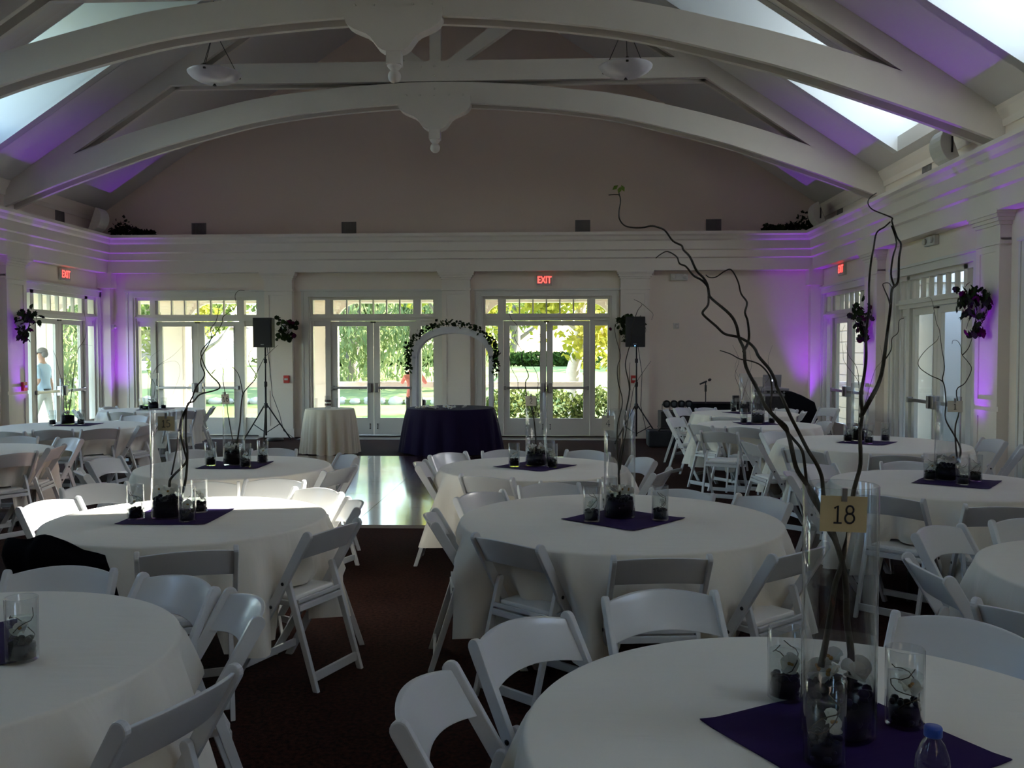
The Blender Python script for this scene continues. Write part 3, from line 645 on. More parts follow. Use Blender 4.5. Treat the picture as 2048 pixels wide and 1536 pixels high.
# the white folding chair; origin on the floor, front = +y
def chair_proto():
    r = empty('folding_chair'); top = Vector((-.27, .80)); foot = Vector((.21, 0)); d = (foot - top).normalized(); nrm = Vector((-d.y, d.x))
    def bar(p0, p1, w, x0, x1, r0=True, taper=1.0):      # flat bar in the side view with a round upper end
        dd = (p1 - p0).normalized(); nn = Vector((-dd.y, dd.x)); h = w / 2; poly = []
        for k in range(9):
            a = pi * k / 8; q = p0 + dd * h + nn * h * cos(a) - dd * h * sin(a); poly.append((q.x, q.y))
        a, b = p1 - nn * h * taper, p1 + nn * h * taper
        a.y = 0 if p1.y < .02 else a.y; b.y = 0 if p1.y < .02 else b.y
        poly += [(a.x, a.y), (b.x, b.y)]; return MB().prism(poly, 'yz', x0, x1)
    for s in (-1, 1):
        bar(top, foot, .052, *sorted((s * .222, s * .200))).build('leg', CHAIR, r, bevel=.005)
        bar(Vector((-.10, .57)), Vector((-.285, 0)), .036, *sorted((s * .198, s * .176)), taper=.9).build('leg', CHAIR, r, bevel=.004)
    # curved backrest following the stiles
    mb = MB(); nx, nz = 16, 5; th = .016; vs = []; fs = []
    def bp(i, j, side):
        u = -1 + 2 * i / nx; x = u * .202; t = j / nz
        z = .652 + (.128 + .022 * (1 - u * u) * 1.0) * t + (.020 * (1 - u * u) * (1 - t)); y = -.27 + .6 * (.80 - z) - .045 * (1 - u * u) + (.006 if side else -.010)
        return (x, y, z)
    for side in (0, 1):
        for i in range(nx + 1):
            for j in range(nz + 1): vs.append(bp(i, j, side))
    N = (nx + 1) * (nz + 1); ix = lambda i, j, s_: s_ * N + i * (nz + 1) + j
    for i in range(nx):
        for j in range(nz):
            fs.append((ix(i, j, 0), ix(i + 1, j, 0), ix(i + 1, j + 1, 0), ix(i, j + 1, 0))); fs.append((ix(i, j, 1), ix(i, j + 1, 1), ix(i + 1, j + 1, 1), ix(i + 1, j, 1)))
        fs.append((ix(i, 0, 0), ix(i, 0, 1), ix(i + 1, 0, 1), ix(i + 1, 0, 0))); fs.append((ix(i, nz, 0), ix(i + 1, nz, 0), ix(i + 1, nz, 1), ix(i, nz, 1)))
    mb.add(vs, fs, True); mb.build('backrest', CHAIR, r, bevel=.004, seg=2)
    # seat frame and pad
    mb = MB(); P = [(-.172, -.15), (.172, -.15), (.172, .17), (.15, .20), (-.15, .20), (-.172, .17)]
    mb.prism(P, 'xy', .405, .432); mb.build('seat', CHAIR, r, bevel=.005)
    P = [(x * .93, -.135 if y < 0 else y * .95) for x, y in P]; MB().prism(P, 'xy', .432, .456).build('seat_pad', PAD, r, bevel=.011, seg=3)
    MB().box(-.176, .176, -.172, -.158, .425, .445).box(-.176, .176, -.178, -.160, .385, .415).build('rear_rail', CHAIR, r, bevel=.003)
    MB().box(-.176, .176, -.272, -.254, .045, .09).build('stretcher', CHAIR, r, bevel=.003)
    MB().box(-.2, .2, .150, .166, .06, .10).build('stretcher', CHAIR, r, bevel=.003)
    for z, y in ((.53, -.108), (.405, -.033)):
        for s in (-1, 1): MB().lathe([(.009, 0), (.009, .003), (.005, .005)], 8, M=Matrix.Translation((s * .222, y, z)) @ Matrix.Rotation(s * pi / 2, 4, 'Y')).build('bolt', BOLT, r)
    return r
CHP = chair_proto(); ch_used = [False]

def rnd_tab(): pass
TABP = {}
def folding_table(x, y, R, label, grp='round tables under the cloths'):
    k = round(R, 2)
    if k not in TABP:
        r = empty('round_table'); MB().lathe([(R - .03, .725), (R - .02, .73), (R - .02, .752), (R - .03, .757)], 48).build('tabletop', mat('table_wood', (.35, .25, .15), .5), r)
        for sx in (-1, 1):
            for sy in (-1, 1): MB().tube([(sx * R * .45, sy * R * .35, 0), (sx * R * .42, sy * R * .32, .726)], .016, 8).build('leg', METAL, r)
        TABP[k] = r; o = r
    else: o = dup(TABP[k])
    o.location = (x, y, 0); return tag(o, label, 'table', grp)

def tablecloth(x, y, R, seed, chairs, mtl, label, grp, hem=.22, top=.762, flare=.10, nf=15, amp=.068, chang=()):
    rnd = random.Random(seed); n = 180; mb = MB(); vs = []; fs = []
    ph = [rnd.uniform(0, 6.28) for _ in range(6)]; fr = [nf, nf * 2 + 1, nf // 2, nf + 4, 3, 5]
    def fold(t): return (sin(fr[0] * t + ph[0] + .8 * sin(3 * t + ph[4])) * .55 + sin(fr[3] * t + ph[3] + 1.1 * sin(2 * t)) * .35 + sin(fr[1] * t + ph[1]) * .2)
    def near(t):                       # 1 where a chair seat carries the cloth
        b = 0
        for a, q in chang:
            d = abs((t - a + pi) % (2 * pi) - pi) * q
            b = max(b, 1 - max(0, (d - .15) / .05) if d < .20 else 0)
        return b
    def limit(t, z):                   # the cloth hangs inside the chair stiles
        m_ = 9
        for a, q in chang:
            d = abs((t - a + pi) % (2 * pi) - pi) * q
            if d < .38: m_ = min(m_, q + .008 - .6 * (.8 - max(z, .44)) - .04 + max(0, d - .25) * 1.6)
        return m_
    rings = []
    rings.append([(0.02 * cos(2 * pi * k / n), 0.02 * sin(2 * pi * k / n), top) for k in range(n)])
    for f in (.3, .6, .85): rings.append([(R * f * cos(2 * pi * k / n), R * f * sin(2 * pi * k / n), top + .0008 * sin(9 * k / n * 6.28)) for k in range(n)])
    for a in (0, .35, .7, 1.0):
        rr = R - .012 + .012 * sin(a * pi / 2); zz = top - .012 * (1 - cos(a * pi / 2)); rings.append([(rr * cos(2 * pi * k / n), rr * sin(2 * pi * k / n), zz) for k in range(n)])
    ns = 12
    for j in range(1, ns + 1):
        u = j / ns; ring = []
        for k in range(n):
            t = 2 * pi * k / n; b = near(t); hm = hem * (1 - b) + .464 * b + .010 * sin(5 * t + ph[2])
            z = top - .012 - (top - .012 - hm) * u; f = fold(t)
            g = (u ** .8); fl = flare * g * (1 - .55 * b) + (amp * 1.9 * f) * g * (1 - .3 * b)
            rr = min(R + .002 + fl, limit(t, z) + .045 * u * f); ring.append((rr * cos(t), rr * sin(t), z))
        rings.append(ring)
    for rg in rings: vs += rg
    for i in range(len(rings) - 1):
        for k in range(n): fs.append((i * n + k, (i + 1) * n + k, (i + 1) * n + (k + 1) % n, i * n + (k + 1) % n))
    mb.add(vs, fs, True); mb.f.append(tuple(range(n))); mb.s.append(True); mb.m.append(0)
    o = mb.build('tablecloth', mtl, loc=(x, y, 0)); return tag(o, label, 'tablecloth', grp)

# key: (x, y, R, name, chair backs as photo pixels at backrest height or world points)
TBL = {
 'FL': (-1.92, 2.60, .745, 'the cropped front left table', [(125, 1148), (361, 1170), (490, 1215), (362, 1400)]),
 'T15': (-2.03, 4.87, .755, 'the table with card fifteen', [(373, 1107), (669, 1058), (705, 1010), (637, 985), (550, 965), (415, 972), (190, 975), (97, 1010), (100, 1112)]),
 'T16': (-2.585, 7.12, .77, 'the table with card sixteen', [(208, 922), (380, 905), (548, 902), (697, 915), (683, 940), (165, 947)]),
 'T4': (.373, 4.93, .885, 'the table with card four', [(1015, 1087), (1325, 1120), (1598, 1105), (869, 1037), (958, 993), (1096, 974), (1360, 987), (1530, 1003)]),
 'T2': (-.146, 7.14, .76, 'the table with card two', [(895, 911), (1010, 905), (1175, 906), (1287, 921), (1325, 945), (1143, 966), (975, 957), (842, 930)]),
 'T18': (.686, 2.14, .757, 'the nearest table with card eighteen', [(1320, 1198), (1045, 1262), (850, 1395), (1920, 1258)]),
 'T1': (2.754, 6.35, .76, 'the table with card one', [(1780, 997), (2015, 1018), (1636, 936), (1815, 929), (1583, 950)]),
 'TR': (2.59, 3.75, .76, 'the table cropped at right', [(1875, 1065), (1853, 1138), (2060, 1048), (2070, 1235)]),
 'TB': (3.24, 9.17, .93, 'the right table before the pilaster', [(1793, 914), (1607, 903), (1500, 888), (1545, 867), Vector((4.50, 9.25, 0)), Vector((4.42, 8.55, 0))]),
 'TC': (2.65, 11.55, .77, 'the rear right table', [(1485, 857), (1399, 852), (1350, 838), (1437, 866), (1650, 846)]),
 'TD': (2.95, 13.75, .80, 'the farthest right table', [(1333, 822), (1362, 818), (1411, 818), (1452, 836), (1574, 820), (1606, 826), Vector((4.45, 14.5, 0))]),
 'TL': (-5.55, 8.15, .76, 'the table cropped at left', [(25, 910), (140, 880), (115, 895), (35, 877)]),
 'TS': (-6.12, 11.05, .92, 'the left table before side doors', [(15, 866), (106, 862), (201, 860), (296, 852), (270, 834)]),
 'TK': (-6.55, 14.3, .81, 'the far left corner table', [(217, 816), (425, 816), Vector((-5.70, 13.5, 0)), Vector((-6.55, 13.25, 0)), Vector((-7.45, 13.6, 0))]),
}
SECT = ['right', 'far right', 'far', 'far left', 'left', 'near left', 'near', 'near right']
for si, (k, (x, y, R, nm, cl)) in enumerate(TBL.items()):
    info = []
    for c in cl:
        b = Vector(c) if isinstance(c, Vector) else PZ(c[0], c[1], .78)
        b.z = 0; d = Vector((x - b.x, y - b.y, 0)); 
        rr = d.length; dn = d.normalized()
        ang = atan2(-dn.y, -dn.x); info.append((ang, b, dn, rr))
    folding_table(x, y, R, 'round folding table hidden under the cloth of ' + nm)
    tablecloth(x, y, R, si + 3, None, CLOTH, 'long ivory cloth covering ' + nm.replace('table with', 'round table with'), 'ivory round tablecloths', chang=[(i[0], i[3]) for i in info])
    names = {}
    for i in info:
        s_ = int(round(((degs := math.degrees(i[0])) % 360) / 45)) % 8; names.setdefault(s_, []).append(i)
    for s_, L in names.items():
        L.sort(key=lambda q: q[1].x / max(q[1].y, .1))
        for j, (ang, b, dn, rr) in enumerate(L):
            o = CHP if not ch_used[0] else dup(CHP); ch_used[0] = True
            org = b + dn * .262; o.location = (org.x, org.y, 0); h = atan2(dn.y, dn.x) - pi / 2 + random.Random(int(b.x * 100 + b.y * 999)).uniform(-.05, .05); o.rotation_euler = (0, 0, h)
            q = '' if len(L) == 1 else ([', left one', ', right one'] if len(L) == 2 else [', left one', ', middle one', ', right one'])[j]
            tag(o, 'white folding chair at %s of %s%s' % (SECT[s_], nm, q), 'chair', 'white folding chairs')
# cloth runners on the tables
def runner(x, y, rz, label, s=.49):
    mb = MB(); n = 10; vs = []; fs = []
    for i in range(n + 1):
        for j in range(n + 1):
            u, v = (i / n - .5) * s, (j / n - .5) * s; vs.append((u, v, .0045 + .0012 * sin(u * 19 + v * 7) + (.004 if (i in (0, n) and j in (0, n)) else 0)))
    N = len(vs); vs += [(a, b, c - .002) for a, b, c in vs]
    for i in range(n):
        for j in range(n):
            a = i * (n + 1) + j; fs += [(a, a + n + 1, a + n + 2, a + 1), (N + a, N + a + 1, N + a + n + 2, N + a + n + 1)]
    mb.add(vs, fs, True); o = mb.build('table_runner', PURPR, loc=(x, y, .7615)); o.rotation_euler = (0, 0, rz); tag(o, label, 'cloth', 'square purple cloths under the vases')
RUN = {'FL': (-1.92, 2.62, .55), 'T15': (-2.11, 4.90, .02), 'T16': (-2.60, 7.19, .02), 'T4': (.395, 4.92, .86), 'T2': (-.135, 7.21, .95), 'T18': (.70, 2.11, .50), 'T1': (2.87, 6.42, .95), 'TB': (3.22, 9.25, .9), 'TC': (2.66, 11.7, .1), 'TD': (2.95, 13.8, .4), 'TL': (-5.55, 8.15, .4), 'TS': (-6.15, 11.25, .05), 'TK': (-6.55, 14.4, .1), 'TR': (2.62, 3.8, .3)}
for k, (x, y, rz) in RUN.items(): runner(x, y, rz, 'square purple cloth at the centre of ' + TBL[k][3], .49 if k != 'TB' else .47)

# ------------------------------------------------------------------ vases, stones, blooms, willow
def stones_mesh(R, h, n, r0, seed):
    rnd = random.Random(seed); mb = MB()
    mb.lathe([(R - .006, .008), (R - .004, h * .8), (R * .5, h * .86), (.001, h * .88)], 20)
    for k in range(n):
        a = rnd.uniform(0, 6.28); rr = (R - r0 * .8) * sqrt(rnd.random()) if k % 2 else R - r0 * .75; z = h - rnd.random() * h * .25 if k % 3 == 0 else rnd.uniform(r0, h)
        mb.ball((rr * cos(a), rr * sin(a), z), (r0 * rnd.uniform(.6, .9), r0 * rnd.uniform(.5, .8), r0 * .55), 8)
    return mb
def vase_proto(name, R, H, hs, hw, n, r0, seed):
    r = empty(name); t = .0035
    MB().lathe([(R - .004, 0), (R, .004), (R, H - .002), (R - t / 2, H), (R - t, H - .002), (R - t, .010), (.001, .009)], 40).build('glass', VGLASS, r)
    o = stones_mesh(R - t - .001, hs, n, r0, seed).build('stones', STONE, r); o['kind'] = 'stuff'; o['label'] = 'black river stones'
    w = MB().lathe([(R - t - .0006, hs * .9), (R - t - .0006, hw), (.001, hw)], 32).build('water', WATERG, r); return r
TALL = vase_proto('tall_cylinder_vase', .087, .60, .115, .135, 60, .020, 4); SMALL = vase_proto('small_cylinder_vase', .046, .19, .062, .128, 26, .015, 8)
def bloom_proto():
    mb = MB()
    for k in range(5):
        a = 2 * pi * k / 5; sz = (.026, .030, .024, .024, .030)[k]; M = Matrix.Rotation(a, 4, 'Z') @ Matrix.Rotation(-.45, 4, 'Y'); n = 6; vs = [(0, 0, 0)]; 
        for j in range(n + 1):
            t = pi * (j / n - .5); vs.append((sz * (.55 + .55 * cos(t)), sz * .62 * sin(t) * 1.15, .004 * cos(2 * t)))
        mb.add([M @ Vector(v) for v in vs], [(0, j, j + 1) for j in range(1, n + 1)], True)
    r = empty('orchid_bloom'); mb.build('petals', PETAL, r); MB().ball((0, 0, .008), .005, 6).ball((.006, 0, .012), (.007, .004, .004), 6).build('lip', mat('orchid_yellow', (.45, .25, .05), .5), r); return r
BLO = bloom_proto(); used = {'t': 0, 's': 0, 'b': 0}
def take(key, proto, loc, rz, label, cat, group):
    o = proto if not used[key] else dup(proto); used[key] = 1; o.location = loc; o.rotation_euler = (0, 0, rz); return tag(o, label, cat, group)
def bloom(p, rx, ry, s, label):
    o = take('b', BLO, p, 0, label, 'flower', 'white orchid blooms in the vases'); o.rotation_euler = (rx, ry, random.uniform(0, 6)); o.scale = (s, s, s)
def twig_in(x, y, z, label, seed, mt=TWIGP):
    rnd = random.Random(seed); mb = MB()
    for q in range(2):
        a0 = rnd.uniform(0, 6); pts = [(x + .036 * cos(a0 + k * .55) * (1 - .02 * k), y + .036 * sin(a0 + k * .55), z + .045 + k * .0115 + .008 * sin(k * 1.3 + q)) for k in range(10)]; mb.tube(pts, .0014, 5)
    tag(mb.build('coiled_twig', mt), label, 'twig', 'thin twigs coiled in the small vases')
Zc = .767
VAS = {   # tall vase centre, small vases with where they stand
 'T15': ((-2.148, 4.86), [((-2.301, 4.80), 'left'), ((-1.985, 4.74), 'near'), ((-2.03, 5.02), 'right')]),
 'T4': ((.378, 4.97), [((.215, 4.83), 'left'), ((.592, 4.88), 'right'), ((.335, 5.20), 'far')]),
 'T16': ((-2.62, 7.21), [((-2.79, 7.14), 'left'), ((-2.47, 7.05), 'near'), ((-2.42, 7.33), 'right')]),
 'T2': ((-.128, 7.23), [((-.305, 7.16), 'left'), ((.0, 7.12), 'right'), ((-.02, 7.42), 'far')]),
 'T18': ((.690, 2.15), [((.618, 2.36), 'far'), ((.608, 1.985), 'near'), ((.866, 2.20), 'right')]),
 'T1': ((2.845, 6.52), [((2.725, 6.52), 'left'), ((3.015, 6.46), 'right'), ((2.845, 6.28), 'near')]),
 'TB': ((3.20, 9.40), [((3.06, 9.33), 'left'), ((3.20, 9.13), 'near'), ((3.45, 9.36), 'right')]),
 'TC': ((2.68, 11.7), [((2.50, 11.70), 'left'), ((2.86, 11.70), 'right')]),
 'TD': ((2.97, 13.85), [((2.83, 14.0), 'left'), ((3.08, 13.75), 'right')]),
 'TS': ((-6.30, 11.3), [((-6.42, 11.15), 'left'), ((-6.10, 11.25), 'right')]),
 'TK': ((-6.60, 14.45), [((-6.77, 14.4), 'left'), ((-6.45, 14.5), 'right'), ((-6.62, 14.22), 'near')]),
 'FL': ((-1.95, 2.62), [((-1.58, 2.56), 'right')]),
 'TR': ((2.65, 3.85), []), 'TL': ((-5.6, 8.2), []),
}
for vi, (k, ((x, y), sm)) in enumerate(VAS.items()):
    nm = TBL[k][3]; near_ = k in ('T15', 'T4', 'T16', 'T2', 'T18', 'T1', 'TB', 'FL')
    take('t', TALL, (x, y, Zc), vi * .7, 'tall glass vase with black stones on ' + nm, 'vase', 'tall glass cylinder vases')
    rnd = random.Random(vi)
    for j in range(5 if near_ else 3):
        a = 1.3 * j + vi; bloom((x + .045 * cos(a), y + .045 * sin(a), Zc + .145 + .012 * (j % 2)), rnd.uniform(-.8, .8), rnd.uniform(-.8, .8), rnd.uniform(1.05, 1.35), 'white orchid bloom in the tall vase on ' + nm)
    for j, ((sx, sy), wd) in enumerate(sm):
        take('s', SMALL, (sx, sy, Zc), j * 2.1, 'small glass vase %s of the tall vase on %s' % (wd, nm), 'vase', 'small glass cylinder vases')
        if near_:
            bloom((sx + .006, sy - .012, Zc + .095), rnd.uniform(.3, 1.2), rnd.uniform(-.5, .5), 1.0, 'white orchid bloom in the %s small vase on %s' % (wd, nm))
            twig_in(sx, sy, Zc, 'thin twig coiled in the %s small vase on %s' % (wd, nm), vi * 10 + j)

def spline(pts, sub=4):
    out = []; n = len(pts)
    for i in range(n - 1):
        p0, p1, p2, p3 = pts[max(0, i - 1)], pts[i], pts[i + 1], pts[min(n - 1, i + 2)]
        for k in range(sub):
            t = k / sub; out.append(tuple(.5 * ((2 * b) + (-a + c) * t + (2 * a - 5 * b + 4 * c - d) * t * t + (-a + 3 * b - 3 * c + d) * t**3) for a, b, c, d in zip(p0, p1, p2, p3)))
    out.append(tuple(pts[-1])); return out
def willow(Y, stems, label, mt=TWIG, seed=0, amp=.05):
    """stems: lists of photo pixels from base to tip plus radii in metres at base and tip; each stem bows gently in depth"""
    mb = MB(); rnd = random.Random(seed)
    for si_, (px, r0, r1) in enumerate(stems):
        a, b = rnd.uniform(.5, 1.3), rnd.uniform(-1, 1); s = spline(px); n = len(s); pts = []
        L = 0; Ls = [0]
        for i in range(1, n): L += hypot(s[i][0] - s[i - 1][0], s[i][1] - s[i - 1][1]); Ls.append(L)
        for i, (x, y) in enumerate(s):
            hgt = max(0, (980 - y)) / 600; dy = amp * sin(y * .011 * 6 + seed) * min(1, hgt * 3); pts.append(PY(x, y, Y + dy))
        mb.tube(pts, [r0 + (r1 - r0) * (Ls[i] / L)**.8 for i in range(n)], 7)
    o = mb.build('willow_branch', mt); return tag(o, label, 'branch', 'curly willow branches in the tall vases')
W18a = [
 ([(1700, 1380), (1702, 1307), (1694, 1243), (1693, 1188), (1687, 1136), (1672, 1085), (1657, 1059), (1640, 1017), (1629, 991), (1608, 961), (1592, 934), (1580, 881), (1569, 854), (1533, 816), (1516, 781), (1492, 734), (1488, 699), (1478, 676), (1473, 652), (1460, 629), (1425, 599), (1418, 588), (1415, 570), (1407, 556), (1393, 541), (1380, 514), (1367, 500), (1363, 491), (1346, 482), (1330, 461), (1314, 454), (1302, 452), (1286, 455), (1265, 455), (1249, 451), (1239, 438), (1238, 422), (1241, 404), (1239, 391), (1231, 389), (1217, 390)], .0095, .0013),
 ([(1239, 391), (1238, 384), (1240, 377)], .0016, .001),
 ([(1418, 590), (1415, 573), (1403, 560), (1387, 551), (1372, 533), (1359, 527), (1353, 513), (1335, 503), (1322, 508), (1312, 516)], .0035, .0012),
 ([(1417, 592), (1416, 610), (1406, 623), (1408, 631), (1432, 652), (1450, 668), (1476, 674), (1497, 685), (1510, 698), (1518, 714), (1538, 737), (1550, 760), (1553, 773), (1566, 799), (1580, 831), (1598, 866), (1616, 901), (1634, 930), (1644, 957), (1647, 993), (1660, 1040), (1681, 1110)], .0025, .0055),
 ([(1487, 703), (1495, 688), (1498, 670), (1495, 641), (1490, 625), (1494, 605), (1482, 587), (1476, 563), (1463, 540), (1450, 542), (1432, 554), (1419, 555), (1412, 550)], .0035, .0012),
 ([(1592, 934), (1583, 905), (1576, 868), (1572, 851), (1542, 822), (1544, 781), (1539, 752), (1522, 731), (1501, 722), (1480, 718), (1461, 708), (1440, 701)], .004, .0012),
 ([(1686, 1115), (1650, 1040), (1618, 985), (1610, 936), (1604, 901), (1584, 875), (1560, 848), (1530, 812)], .004, .0035),
]
W18b = [
 ([(1642, 1333), (1653, 1277), (1664, 1213), (1670, 1170), (1681, 1136), (1691, 1094), (1698, 1064), (1706, 991), (1713, 961), (1721, 927), (1720, 868), (1724, 829), (1722, 790), (1728, 751), (1732, 716), (1732, 669), (1738, 614), (1738, 567), (1742, 524), (1747, 497), (1753, 466), (1769, 454), (1780, 444)], .0085, .0018),
 ([(1722, 832), (1741, 798), (1757, 767), (1766, 731), (1775, 661), (1781, 614), (1784, 579), (1796, 563), (1798, 517), (1802, 489), (1794, 474), (1784, 444), (1784, 436), (1769, 429), (1745, 419), (1736, 407), (1740, 395), (1753, 386)], .006, .0011),
 ([(1788, 571), (1782, 548), (1786, 513), (1793, 485), (1783, 452)], .0025, .0016),
 ([(1781, 612), (1776, 595), (1769, 579), (1766, 568), (1777, 566), (1784, 575)], .002, .0008),
 ([(1766, 725), (1782, 700), (1784, 677), (1796, 665), (1798, 642), (1808, 636)], .0016, .0007),
]
willow(2.15, W18a, 'long curly willow branch leaning left from the vase with card eighteen', seed=1, amp=.06)
willow(2.15, W18b, 'tall forked willow branch rising from the right of the vase with card eighteen', seed=2, amp=.05)
mb = MB()
for dx, dz, a in ((0, 0, .3), (.008, .004, -.5), (-.01, .006, 1.2)): leaf_quad(mb, PY(1239, 380, 2.15) + Vector((dx, 0, dz)), .018, up=Vector((a, 0, 1)), n=Vector((0, 1, .2)))
tag(mb.build('leaf_bud', leaf_mat('fresh_bud', (.12, .2, .04), (.2, .3, .06), .4)), 'green leaf bud at the tip of the long willow branch', 'leaf')
willow(4.88, [
 ([(341, 1004), (339, 967), (346, 952), (372, 925), (370, 905), (361, 870), (360, 850), (366, 829), (383, 798), (392, 775), (406, 757), (409, 746), (402, 729), (403, 714), (417, 689), (423, 674), (422, 657), (432, 643), (437, 620), (432, 607)], .0085, .0015),
 ([(364, 990), (372, 955), (375, 905), (372, 874), (374, 812), (387, 803), (400, 789), (426, 782), (439, 776), (437, 766), (423, 752), (412, 737), (403, 714), (404, 700), (426, 674), (443, 649), (446, 634), (460, 623), (472, 611), (470, 591), (478, 581), (489, 581)], .008, .0012),
 ([(343, 950), (352, 905), (355, 880), (361, 852), (375, 815)], .005, .0035), ([(423, 748), (437, 732), (452, 720), (455, 712)], .0025, .0012)],
 'thick twisted willow branches in the vase with card fifteen', seed=3)
willow(7.2, [
 ([(472, 897), (480, 846), (483, 803), (489, 783), (509, 760), (512, 749), (499, 729), (498, 709), (509, 689), (508, 670), (512, 648)], .008, .0015), ([(509, 756), (526, 720), (538, 706), (556, 690)], .0035, .0015),
 ([(486, 790), (477, 749), (457, 726), (443, 706), (426, 689)], .004, .0015), ([(468, 892), (457, 835), (454, 809), (446, 760), (447, 740), (439, 720), (449, 697), (455, 670)], .005, .0015)],
 'willow branches in the vase with card sixteen', seed=4)
willow(4.97, [
 ([(1240, 1000), (1239, 979), (1238, 935), (1246, 866), (1252, 822), (1259, 778), (1251, 734), (1254, 711), (1262, 682), (1263, 660), (1266, 646), (1276, 620), (1284, 608), (1268, 599)], .008, .0012),
 ([(1239, 960), (1235, 905), (1235, 851), (1245, 804), (1236, 763), (1235, 734), (1241, 711), (1232, 676), (1230, 652), (1240, 640)], .005, .0012),
 ([(1240, 940), (1249, 881), (1264, 793), (1270, 770), (1287, 743), (1302, 722)], .004, .0009), ([(1260, 780), (1259, 740), (1260, 725)], .003, .001),
 ([(1285, 608), (1296, 618), (1306, 628), (1303, 640)], .0015, .0008), ([(1262, 660), (1270, 672), (1288, 668), (1291, 656), (1275, 652), (1265, 660)], .0012, .0008)],
 'willow branches with fine curls in the vase with card four', seed=5)
willow(7.2, [
 ([(1072, 905), (1071, 870), (1066, 828), (1054, 794), (1051, 765), (1057, 750), (1043, 718), (1044, 703), (1029, 675), (1035, 653), (1022, 637), (1016, 615)], .0075, .0015),
 ([(1068, 830), (1060, 800), (1038, 781), (1035, 759), (1022, 734), (1019, 700), (1024, 680)], .0035, .0012), ([(1068, 828), (1072, 812), (1076, 756), (1063, 725), (1063, 700), (1058, 670), (1040, 660)], .0035, .001)],
 'willow branches in the vase with card two', seed=6)
willow(6.5, [
 ([(1918, 925), (1921, 898), (1909, 871), (1891, 838), (1892, 805), (1888, 769), (1879, 759), (1861, 751), (1840, 736), (1837, 721), (1852, 700), (1873, 682), (1878, 672)], .008, .0015),
 ([(1888, 769), (1885, 757), (1889, 733), (1883, 694), (1879, 661), (1873, 646), (1867, 614), (1861, 596), (1850, 597)], .004, .001),
 ([(1915, 925), (1910, 859), (1918, 823), (1913, 781), (1930, 766), (1943, 739), (1936, 724), (1924, 709), (1922, 694), (1915, 682), (1906, 681), (1904, 688)], .0075, .0015), ([(1925, 710), (1938, 694), (1948, 661), (1953, 640)], .004, .001)],
 'curling willow branches in the vase with card one', seed=7)
willow(9.4, [([(1716, 880), (1718, 830), (1718, 771), (1713, 734), (1698, 712), (1691, 686)], .007, .0015), ([(1717, 770), (1714, 758), (1689, 724), (1686, 703), (1683, 669), (1690, 650)], .003, .001), ([(1717, 860), (1735, 790), (1750, 740), (1764, 720), (1760, 690)], .004, .001)],
 'sparse willow branches on the right table before the pilaster', seed=8)
willow(11.7, [([(1512, 838), (1508, 800), (1515, 770), (1498, 748), (1490, 715)], .006, .0015), ([(1510, 810), (1525, 775), (1540, 750), (1536, 720), (1545, 690)], .004, .001), ([(1511, 820), (1480, 760), (1470, 735), (1478, 712)], .003, .001)],
 'thin willow branches on the rear right table', mt=TWIGP, seed=9)
willow(13.85, [([(1484, 820), (1480, 780), (1470, 750), (1478, 720), (1465, 690)], .006, .0015), ([(1484, 800), (1495, 760), (1503, 730), (1498, 700)], .004, .001)], 'thin willow branches on the farthest right table', mt=TWIGP, seed=10)
willow(11.3, [([(134, 835), (131, 792), (119, 745), (112, 715), (100, 689)], .006, .0015), ([(137, 835), (144, 777), (150, 730), (156, 699), (170, 677), (172, 650), (168, 620)], .007, .0015), ([(136, 830), (128, 790), (136, 750), (150, 715), (160, 690), (185, 692)], .003, .001)],
 'willow branches on the left table before side doors', seed=11)
willow(14.45, [([(304, 810), (301, 780), (306, 750), (318, 730), (345, 712), (365, 692)], .006, .001), ([(305, 808), (310, 770), (296, 745), (302, 715), (320, 700)], .006, .001), ([(306, 806), (303, 770), (312, 735), (350, 722), (360, 745), (345, 790)], .003, .001)],
 'willow branches on the far left corner table', seed=12)

def text_mesh(c, parent):
    t0 = bpy.data.objects.new('lettering_curve', c); COL.objects.link(t0); me = bpy.data.meshes.new_from_object(t0.evaluated_get(bpy.context.evaluated_depsgraph_get()))
    bpy.data.objects.remove(t0); t = bpy.data.objects.new('lettering', me); COL.objects.link(t); t.parent = parent; return t
def ell(cx, cy, rx, ry): return [(cx + rx * cos(k * pi / 8), cy + ry * sin(k * pi / 8)) for k in range(17)]
GLY = {'1': [[(.12, .8), (.32, .97), (.32, 0)], [(.1, .0), (.54, .0)]], '8': [ell(.3, .74, .2, .23), ell(.3, .27, .25, .27)],
 '5': [[(.52, .97), (.14, .97), (.11, .55), (.28, .6), (.47, .52), (.54, .3), (.45, .08), (.25, 0), (.06, .08)]], '6': [[(.5, .93), (.3, .85), (.12, .6), (.06, .3)], ell(.3, .28, .24, .28)],
 '4': [[(.42, 0), (.42, .97), (.04, .3), (.58, .3)]], '2': [[(.08, .78), (.15, .93), (.32, .98), (.48, .88), (.5, .68), (.36, .42), (.06, .02), (.56, .02)]]}
def lettering_mesh(txt, h, parent):
    mb = MB(); w_ = .68 * h * len(txt)
    for i, ch in enumerate(txt):
        for st_ in GLY[ch]: mb.tube([(-w_ / 2 + (i * .68 + .04 + x) * h, -.0012, -h / 2 + y * h) for x, y in st_], h * .055, 6)
    mb.build('lettering', INK, parent)
